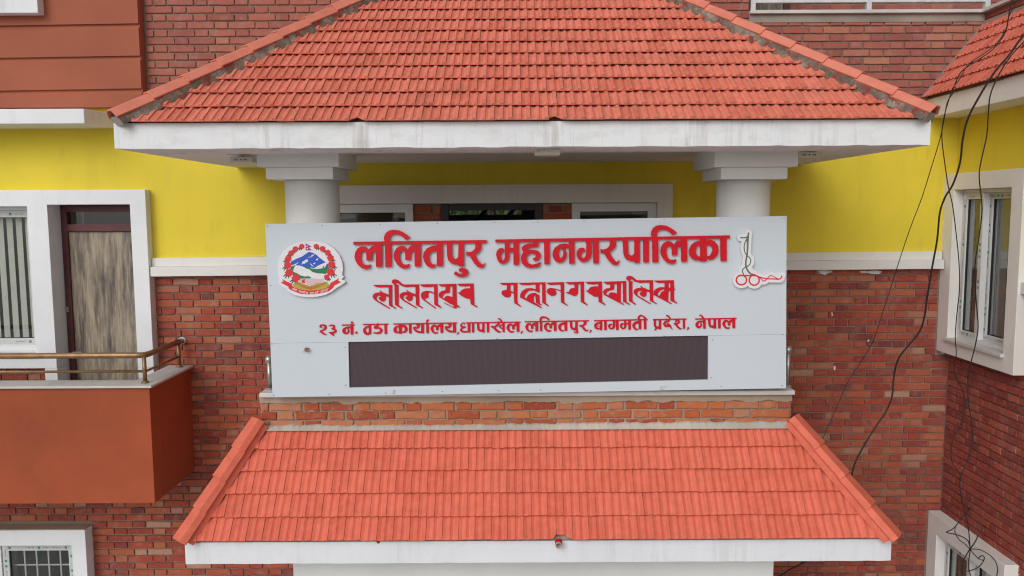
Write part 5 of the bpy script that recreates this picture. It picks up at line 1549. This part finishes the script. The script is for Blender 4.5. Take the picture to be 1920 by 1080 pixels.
NB2 = [('p', [(745, 690), (945, 683), (948, 910), (989, 944), (981, 951), (910, 910), (906, 712), (860, 712), (800, 717), (765, 706)]), ('p', [(750, 795), (755, 768), (775, 753), (805, 749), (840, 755), (908, 776), (908, 788), (850, 768), (845, 775), (862, 800), (855, 825), (830, 838), (800, 838), (770, 822)])]
GA2 = [('p', [(958, 685), (1170, 678), (1172, 903), (1211, 937), (1203, 945), (1133, 906), (1130, 705), (1105, 708), (1103, 805), (1090, 833), (1060, 841), (1020, 825), (966, 802), (970, 796), (1000, 792), (1010, 765), (1030, 752), (1062, 750), (1062, 712), (1000, 710)])]
RB2 = [('p', [(1183, 682), (1372, 676), (1375, 903), (1413, 934), (1405, 943), (1335, 906), (1331, 850), (1290, 848), (1240, 820), (1188, 780), (1215, 778), (1235, 745), (1275, 732), (1332, 730), (1332, 704), (1280, 710), (1215, 705)])]
PA2 = [('p', [(1383, 680), (1645, 671), (1648, 905), (1690, 932), (1683, 941), (1609, 903), (1606, 692), (1586, 692), (1583, 905), (1619, 931), (1612, 940), (1392, 826), (1383, 795), (1400, 765), (1430, 753), (1465, 750), (1465, 712), (1420, 708)]), ('h', [(1512, 706), (1540, 704), (1542, 812), (1510, 800), (1480, 798), (1455, 808), (1445, 832), (1418, 818), (1430, 795), (1455, 778), (1508, 768)])]
I3 = [('p', [(205, 642), (212, 620), (240, 611), (275, 620), (305, 645), (336, 672), (300, 680), (268, 650), (253, 655), (251, 672), (275, 674), (276, 895), (316, 931), (308, 940), (236, 895), (232, 670), (210, 656)])]
KA2 = [('p', [(512, 667), (742, 662), (744, 755), (760, 764), (754, 770), (744, 768), (744, 888), (780, 916), (773, 925), (703, 892), (702, 775), (682, 790), (679, 897), (717, 921), (710, 930), (560, 852), (512, 825), (516, 785), (540, 760), (585, 741), (637, 741), (637, 694), (560, 692)]), ('h', [(558, 832), (566, 800), (600, 770), (634, 764), (634, 778), (602, 795), (578, 836)]), ('h', [(683, 700), (702, 690), (700, 755), (683, 740)])]
solid('flat_word', tr2(MA2, c3) + tr2(HA2, c3) + tr2(NB2, c3) + tr2(GA2, c3) + tr2(RB2, c3) + tr2(PA2, c3) + tr2(I3, c4) + tr2(LA2, c4, -3, -52) + tr2(KA2, c4), YT2, 0.006, M['redflat'], sign, 0.2, 0.06, 0)

# line three ----------------------------------------------------------
c5 = lambda x: 590 + x / 7.111
c6 = lambda x: 850 + x / 7.111
c7 = lambda x: 1110 + x / 6.857
S3 = 0.0672
def lw(x0, x1, y0, y1, f, k, items, hl=None, extra=()):
    its = []
    for it in items:
        nm, xa = it[0], f(it[1]); w = (it[2] - it[1]) / k if len(it) > 2 and it[2] else None
        its.append((nm, xa, w, (it[3] if len(it) > 3 else 0), (it[4] if len(it) > 4 else None)))
    return word('flat_word', f(x0), f(x1), 590 + y0 / k, 590 + y1 / k, 15 / k, its, S3, YT2, 0.006, M['redflat'], 0.13, 0.045, hl=([(f(a), f(b)) for a, b in hl] if hl is not None else None), extra=extra)
k5, k7 = 7.111, 6.857
def cdot(f, k, x, y, r=16): return ('s', [(f(x), 590 + y / k), (f(x) + 0.05, 590 + y / k)], 2 * r / k)
lw(55, 295, 120, 120, c5, k5, [('two', 55, 165), ('three', 180, 295)], hl=[])
lw(360, 528, 132, 128, c5, k5, [('na', 365, 512)], extra=[cdot(c5, k5, 495, 106), cdot(c5, k5, 553, 240, 15)])
lw(642, 980, 123, 119, c5, k5, [('va', 642, 757), ('da', 775, 905), ('aa', 928, 963)])
lw(1048, 1898, 118, 102, c5, k5, [('ka', 1048, 1238), ('aa', 1255, 1290), ('ya', 1312, 1458), ('aa', 1485, 1522), ('reph', 1484, None), ('la', 1540, 1712), ('ya', 1732, 1885)])
def comma(f, k, x, y): solid('comma', [('p', [(f(x + a), 590 + (y + b) / k) for a, b in ((0, 0), (22, 0), (20, 16), (-4, 36), (-12, 32), (2, 14))])], YT2, 0.006, M['redflat'], sign, 0.13, 0.045)
comma(c5, k5, 1902, 232); comma(c6, k5, 905, 218); comma(c6, k5, 1822, 206); comma(c7, k7, 1228, 162)
lw(88, 895, 103, 92, c6, k5, [('dha', 88, 222), ('aa', 245, 278), ('pa', 312, 415), ('aa', 443, 478), ('kha', 502, 682), ('e', 640, None), ('la', 705, 880)], hl=[(170, 895)])
lw(950, 1808, 87, 73, c6, k5, [('la', 955, 1130), ('i', 1152, None), ('la', 1203, 1376), ('ta', 1395, 1518), ('pa', 1552, 1658), ('u', 1572, None, -3.2, 0.055), ('ra', 1680, 1800)])
lw(25, 716, 70, 55, c7, k7, [('ba', 25, 145), ('aa', 155, 190), ('ga', 208, 342), ('ma', 358, 500), ('ta', 518, 635), ('ii', 665, 702)])
lw(783, 1218, 57, 48, c7, k7, [('pa', 792, 890), ('ru', 792, None), ('da2', 913, 1035), ('e', 1000, None), ('sha', 1052, 1196)])
lw(1327, 1860, 49, 40, c7, k7, [('na', 1330, 1462), ('e', 1428, None), ('pa', 1492, 1596), ('aa', 1620, 1656), ('la', 1674, 1842)])

# ---------------------------------------------------------------- round emblem plate
def E(pts): return [(520 + x / 9.393, 445 + y / 9.393) for x, y in pts]
emb = solid('emblem', [('p', E([(18, 808), (60, 850), (150, 910), (200, 962), (300, 1015), (450, 1047), (560, 1054), (700, 1047), (850, 1012), (950, 962), (1030, 902), (1130, 840), (1205, 785), (1190, 765), (1130, 745), (1175, 690), (1140, 668), (1155, 560), (1140, 430), (1090, 310), (1000, 200), (880, 115), (760, 78), (620, 64), (450, 76), (300, 112), (180, 172), (90, 262), (30, 380), (2, 520), (10, 650), (40, 740), (18, 782)]))], YS - 0.024, 0.022, M['plate'], sign, 0.3, 0.08, label='round raised emblem with blue mountain, flower garland and red ribbon')
YE_ = YS - 0.024
lay = [0]
def pr(name, ops, mat, order):
    return solid(name, ops, YE_ - 0.0004 * order, 0.0003, mat, emb, 0.12, 0.04, 0)
pr('mountain', [('p', E([(235, 430), (320, 385), (440, 335), (500, 290), (555, 256), (620, 270), (680, 300), (740, 355), (800, 400), (850, 440), (900, 480), (900, 520), (650, 545), (560, 525), (470, 525), (390, 495), (250, 492)]))], M['p_blue'], 1)
pr('snow', [('p', E([(428, 475), (440, 430), (495, 398), (530, 385), (545, 425), (505, 442), (480, 465), (455, 462), (436, 480)])), ('p', E([(525, 358), (600, 335), (600, 312), (660, 298), (630, 325), (595, 350)])), ('p', E([(672, 405), (690, 378), (728, 373), (705, 405)])), ('p', E([(568, 455), (600, 472), (642, 515), (612, 507)])), ('p', E([(630, 458), (672, 440), (655, 478)])), ('p', E([(250, 492), (300, 475), (385, 432), (330, 480), (270, 505)])), ('p', E([(645, 545), (715, 500), (780, 470), (885, 428), (920, 430), (862, 480), (835, 538), (815, 500), (780, 548), (700, 556)]))], M['p_white'], 3)
pr('hills', [('p', E([(225, 580), (240, 515), (315, 492), (285, 555), (275, 605)])), ('p', E([(470, 522), (520, 500), (565, 522), (600, 548), (700, 560), (790, 545), (860, 508), (925, 520), (905, 600), (850, 645), (780, 636), (700, 632), (620, 612), (560, 562), (500, 548)])), ('p', E([(275, 605), (340, 628), (400, 668), (480, 690), (560, 683), (598, 708), (560, 727), (480, 732), (400, 727), (345, 702), (275, 655)]))], M['p_green'], 2)
pr('field', [('p', E([(262, 832), (320, 798), (385, 788), (500, 830), (570, 857), (700, 805), (880, 788), (925, 850), (850, 902), (700, 932), (560, 938), (400, 918), (300, 878)]))], M['p_olive'], 2)
pr('map', [('p', E([(385, 745), (440, 725), (600, 722), (830, 740), (770, 790), (700, 800), (640, 842), (570, 852), (510, 822), (480, 770), (385, 782)]))], M['p_pink'], 3)
pr('map_patch', [('p', E([(424, 800), (440, 745), (492, 733), (480, 770), (492, 808)]))], M['p_red'], 4)
wo = []
for (xa, ya, xb, yb) in ((320, 800, 560, 892), (862, 795, 610, 888)):
    for t in np.linspace(0, 1, 8):
        x, y = xa + (xb - xa) * t, ya + (yb - ya) * t + math.sin(t * 3.1) * 18
        sgn = 1 if xb > xa else -1
        wo += [('s', E([(x, y), (x + sgn * 48, y - 14)]), 1.5), ('s', E([(x, y), (x + sgn * 42, y + 26)]), 1.5)]
pr('wheat', wo, M['p_wheat'], 4)
rib = [('p', E([(85, 733), (160, 775), (250, 815), (262, 852), (300, 882), (400, 918), (560, 938), (720, 930), (850, 900), (915, 860), (940, 800), (1082, 723), (1070, 765), (1122, 785), (1000, 850), (985, 887), (900, 952), (700, 997), (560, 1005), (400, 992), (270, 942), (200, 902), (195, 870), (58, 797), (107, 777)]))]
pr('ribbon', rib, M['p_red'], 5)
fl, lf = [], []
cent = [(430, 158, 44), (318, 205, 48), (243, 278, 50), (190, 380, 56), (185, 490, 60), (210, 620, 66), (325, 715, 68), (685, 158, 44), (795, 200, 48), (885, 268, 50), (935, 362, 56), (955, 480, 62), (940, 610, 66), (868, 700, 46)]
for (x, y, r) in cent:
    pts = []
    for k in range(14):
        a = 2 * math.pi * k / 14; q_ = r * (1.22 if k % 2 else 0.95)
        pts.append((x + q_ * math.cos(a), y + q_ * 0.92 * math.sin(a)))
    fl.append(('p', E(pts)))
    ox, oy = x - 570, y - 520; l = math.hypot(ox, oy); ox, oy = ox / l, oy / l
    for an in (-0.9, -0.35, 0.3, 0.9):
        dx_, dy_ = 0.25 * ox * math.cos(an) - math.sin(an) * 0.6, 0.85 + 0.1 * an
        sx_ = -1 if x < 570 else 1
        vx, vy = sx_ * abs(math.sin(an + 0.5)) * 0.9 if an > -0.5 else -sx_ * 0.25, math.cos(an) * 0.9
        lf.append(('s', E([(x + vx * r * 0.7, y + vy * r * 0.7), (x + vx * r * 1.75, y + vy * r * 1.75)]), [3.4, 1.2]))
pr('flower_leaves', lf, M['p_dgreen'], 3)
pr('flowers', fl, M['p_red'], 6)
pr('flag_border', [('p', E([(498, 104), (604, 165), (556, 176), (606, 229), (498, 229)]))], M['p_blue'], 4)
pr('flag', [('p', E([(504, 114), (590, 163), (538, 172), (592, 223), (504, 223)]))], M['p_crimson'], 5)
pr('flag_symbols', [('s', E([(525, 155), (526, 155)]), 2.4), ('s', E([(531, 198), (532, 198)]), 2.8)], M['p_white'], 6)
# motto on the ribbon
mo = []
def arc(t): return 262 + t * 660, 893 + 75 * math.sin(math.pi * t) + 10 * t * 0
words_ = [['ga', 'na', 'na', 'ii'], ['ga', 'na', 'ma', 'ma', 'u', 'i', 'sha', 'va'], ['ra', 'va', 'ra', 'aa', 'da', 'pa', 'i'], ['ga', 'ra', 'ii', 'ya', 'ra', 'ii']]
t = 0.0
tot = sum(len(w) for w in words_) + 3 * 1.2
for w in words_:
    t0 = t
    for g_ in w:
        x, y = arc(t / tot); px_, py_ = E([(x, y)])[0]
        if g_ == 'u': mo += place('u', 0, 0, px_ - 1.6, lambda q, py_=py_: py_, None, 0.0125, sx=0.010); continue
        mo += [o for o in place(g_, 0, 0, px_, lambda q, py_=py_: py_, 1.9 if g_ not in ('i', 'ii', 'aa') else 0.6, 0.0125)]
        t += 1
    n_ = 6
    pts = [E([arc((t0 + (t - t0) * i / n_) / tot)])[0] for i in range(n_ + 1)]
    mo.append(('s', pts, 0.5)); t += 1.2
solid('motto_lettering', mo, YE_ - 0.0004 * 7, 0.0003, M['p_white'], emb, 0.07, 0.03, 0)
# ---------------------------------------------------------------- municipal mark on the right
def Q(pts): return [(1350 + x / 7.45, 415 + y / 7.45) for x, y in pts]
def circ(cx, cy, rx, ry, n=30): return [(cx + rx * math.cos(2 * math.pi * i / n), cy + ry * math.sin(2 * math.pi * i / n)) for i in range(n + 1)]
def smooth(pts, n=6):
    P = [Vector((*p, 0)) for p in pts]; out = []
    for i in range(len(P) - 1):
        a, b, c, d = P[max(0, i - 1)], P[i], P[i + 1], P[min(len(P) - 1, i + 2)]
        for k in range(n):
            t = k / n
            v = 0.5 * ((2 * b) + (c - a) * t + (2 * a - 5 * b + 4 * c - d) * t * t + (3 * b - a - 3 * c + d) * t ** 3)
            out.append((v.x, v.y))
    out.append(tuple(P[-1])[:2]); return out
gs = [(smooth([(398, 165), (393, 215), (388, 300), (384, 400), (376, 480), (364, 545), (360, 600), (368, 645), (395, 700), (435, 735), (485, 748)]), None, 2.6), (smooth([(290, 228), (335, 230), (365, 222), (392, 208)]), None, 2.0),
      (smooth([(384, 230), (352, 290), (338, 360), (348, 430), (378, 478), (415, 510), (430, 550), (415, 600), (372, 635), (335, 655), (312, 690), (330, 748)]), None, 1.7)]
wedge = ('p', Q([(384, 215), (397, 215), (394, 400), (374, 470), (370, 470), (374, 300), (368, 270)]))
rs = [(circ(300, 820, 72, 66), None, 2.3), (circ(478, 822, 70, 70), None, 2.3), ([(262, 757), (500, 757)], None, 2.2), (smooth([(495, 757), (560, 780), (640, 800), (760, 805), (820, 808), (852, 792), (865, 762)]), None, 1.9), (smooth([(560, 788), (590, 820), (618, 835), (655, 805), (685, 772), (715, 757), (755, 775), (800, 798), (840, 806)]), None, 1.4)]
plate = [('s', Q(p), 13.4) for p, _, w in gs + rs]
plate.append(('p', Q(circ(300, 820, 80, 80)))); plate.append(('p', Q(circ(478, 822, 80, 80))))
plate.append(('p', Q([(330, 300), (430, 240), (430, 520), (440, 620), (470, 680), (560, 730), (350, 760), (320, 650)])))
cm = solid('civic_mark', plate, YS - 0.024, 0.022, M['plate'], sign, 0.3, 0.08, label='raised white mark with green twisted stem and two red rings')
solid('green_stem', [('s', Q(p), w * 1.2) for p, _, w in gs] + [wedge], YS - 0.0246, 0.0005, M['p_sage'], cm, 0.15, 0.05, 1)
solid('red_rings', [('s', Q(p), w * 1.2) for p, _, w in rs], YS - 0.0250, 0.0005, M['p_red'], cm, 0.15, 0.05, 1)

# ================================================================== small things
lfp = PY(574, 656, YS - 0.012)
leaf = thing('dry_leaf', 'small brown dry leaf clinging to the white sheet at the lower left of the signboard', 'leaf', lfp)
LV = []
n_ = 12
m = MB(); vs = []
for i in range(n_ + 1):
    t = i / n_; wv = 0.0165 * math.sin(math.pi * min(1, t ** 0.8)) ** 0.8
    cx, cz = -0.010 + 0.034 * t, -0.004 + 0.016 * t
    nx, nz = -0.42, 0.90
    vs += [(lfp.x + cx - nx * wv, lfp.y - 0.004 - 0.010 * math.sin(t * 3.1), lfp.z + cz - nz * wv), (lfp.x + cx, lfp.y - 0.012 * math.sin(t * 3.1), lfp.z + cz), (lfp.x + cx + nx * wv, lfp.y - 0.003 - 0.009 * math.sin(t * 3.1), lfp.z + cz + nz * wv)]
fs = []
for i in range(n_):
    a = i * 3; fs += [(a, a + 3, a + 4, a + 1), (a + 1, a + 4, a + 5, a + 2)]
ob = m.add(vs, fs).build('blade', M['leafbrown'], leaf)
sm = ob.modifiers.new('thickness', 'SOLIDIFY'); sm.thickness = 0.002
MB().tube([(lfp.x - 0.008, lfp.y, lfp.z - 0.003), (lfp.x - 0.018, lfp.y - 0.001, lfp.z - 0.012), (lfp.x - 0.032, lfp.y + 0.002, lfp.z - 0.020)], [0.0022, 0.0014, 0.0008], 6).build('stalk', M['leafbrown'], leaf)

# cables ----------------------------------------------------------------
def cable(name, pts, r, label, ytop=5.2, ybot=6.2, group='black cables hanging over the side wing'):
    """pts in photo pixels, hung on a plane that leans from ytop (top of the frame) to ybot"""
    P3 = []
    for p in pts:
        x, y = p[:2]
        Y = p[2] if len(p) > 2 else ytop + (ybot - ytop) * min(1, max(0, y) / 700.0)
        P3.append(PY(x, y, Y))
    out = []
    for i in range(len(P3) - 1):
        a, b, c, d = P3[max(0, i - 1)], P3[i], P3[i + 1], P3[min(len(P3) - 1, i + 2)]
        for k in range(5):
            t = k / 5
            out.append(0.5 * ((2 * b) + (c - a) * t + (2 * a - 5 * b + 4 * c - d) * t * t + (3 * b - a - 3 * c + d) * t ** 3))
    out.append(P3[-1])
    m = MB().tube(out, r, 7)
    o = m.build(name, M['cable'], None, smooth=True)
    tag(o, label, 'cable', group); return o
cable('cable', [(2000, 5), (1960, 35), (1920, 66), (1893, 102), (1865, 135), (1838, 178), (1815, 222), (1805, 262), (1800, 305), (1787, 345), (1772, 370), (1762, 400), (1757, 450), (1748, 500), (1738, 560), (1732, 600), (1722, 625), (1700, 652), (1684, 674), (1676, 705), (1673, 740), (1662, 770), (1642, 800), (1622, 832), (1606, 862), (1598, 886), (1590, 930), (1560, 990, 6.4), (1520, 1045, 6.5), (1478, 1070, 6.5), (1430, 1100, 6.5)], 0.0066,
      'thickest black cable, swinging from the top right down behind the lower tiled roof', 5.0, 6.2)
cable('cable', [(1925, -40), (1908, 0), (1892, 30), (1886, 55), (1868, 82), (1845, 100), (1815, 122), (1798, 150), (1786, 166), (1787, 174), (1776, 192), (1770, 225), (1762, 262), (1745, 318), (1728, 372), (1705, 432), (1680, 508), (1655, 586), (1637, 640), (1612, 682), (1588, 720), (1566, 770), (1543, 822), (1530, 860)], 0.0030,
      'thin black cable slanting down left across yellow wall to the lower roof', 5.1, 6.1)
cable('cable', [(1905, -40), (1893, 20), (1885, 60), (1862, 92), (1830, 115), (1802, 135), (1788, 165), (1778, 190), (1769, 225), (1766, 258), (1772, 310), (1778, 350), (1786, 385), (1793, 440), (1798, 492), (1799, 540), (1794, 590), (1791, 632), (1793, 662), (1790, 700), (1806, 735), (1808, 765), (1802, 795), (1788, 820), (1783, 845), (1786, 868), (1802, 892)], 0.0036,
      'thin black cable crossing others near the upper wing window, bowing left in brick corner', 5.15, 6.15)
cable('cable', [(1990, 5), (1950, 45), (1920, 78), (1893, 108), (1872, 142), (1857, 178), (1853, 215), (1850, 255), (1840, 300), (1836, 330), (1840, 372), (1841, 400), (1835, 450), (1828, 500), (1830, 560), (1834, 612), (1828, 650), (1816, 700), (1815, 745), (1821, 790), (1823, 832), (1813, 866), (1801, 895), (1801, 925), (1808, 955), (1815, 985), (1819, 1028)], 0.0042,
      'black cable running straight down over the upper wing window into the knot of loops', 5.1, 6.15)
def K(pts): return [(1720 + x / 6.0, 900 + y / 6.0) for x, y in pts]
YK = 6.15
knot = []
def kn(pts, r, lab): cable('cable', [(a, b, YK + U(-0.015, 0.015)) for a, b in K(pts)], r, lab)
kn([(600, 300), (570, 350), (530, 390), (470, 465), (430, 522), (380, 562), (326, 588), (400, 606), (470, 625), (530, 650), (572, 690), (596, 770)], 0.0042, 'cable end folded into a sharp left pointing loop above the lower wing window')
kn([(428, 530), (422, 580), (440, 625), (480, 680), (530, 715), (590, 778), (640, 835), (690, 885), (745, 906)], 0.0036, 'cable strand curving right through the knot in front of the lower wing window')
kn([(680, 618), (665, 665), (635, 720), (596, 770), (550, 845), (512, 915), (502, 990), (505, 1100)], 0.0050, 'thick cable strand dropping left from the knot to the bottom edge')
kn([(592, 780), (640, 776), (700, 783), (770, 815), (840, 865), (885, 930), (902, 1010), (890, 1100)], 0.0038, 'wide cable loop arching right from the knot')
kn([(596, 790), (584, 860), (576, 940), (580, 1010), (605, 1090)], 0.0042, 'cable strand falling straight down from the knot')
kn([(682, 888), (715, 855), (745, 856), (752, 890), (720, 945), (670, 990), (610, 1016), (560, 1026)], 0.0040, 'small hooked cable end curling back below the knot')
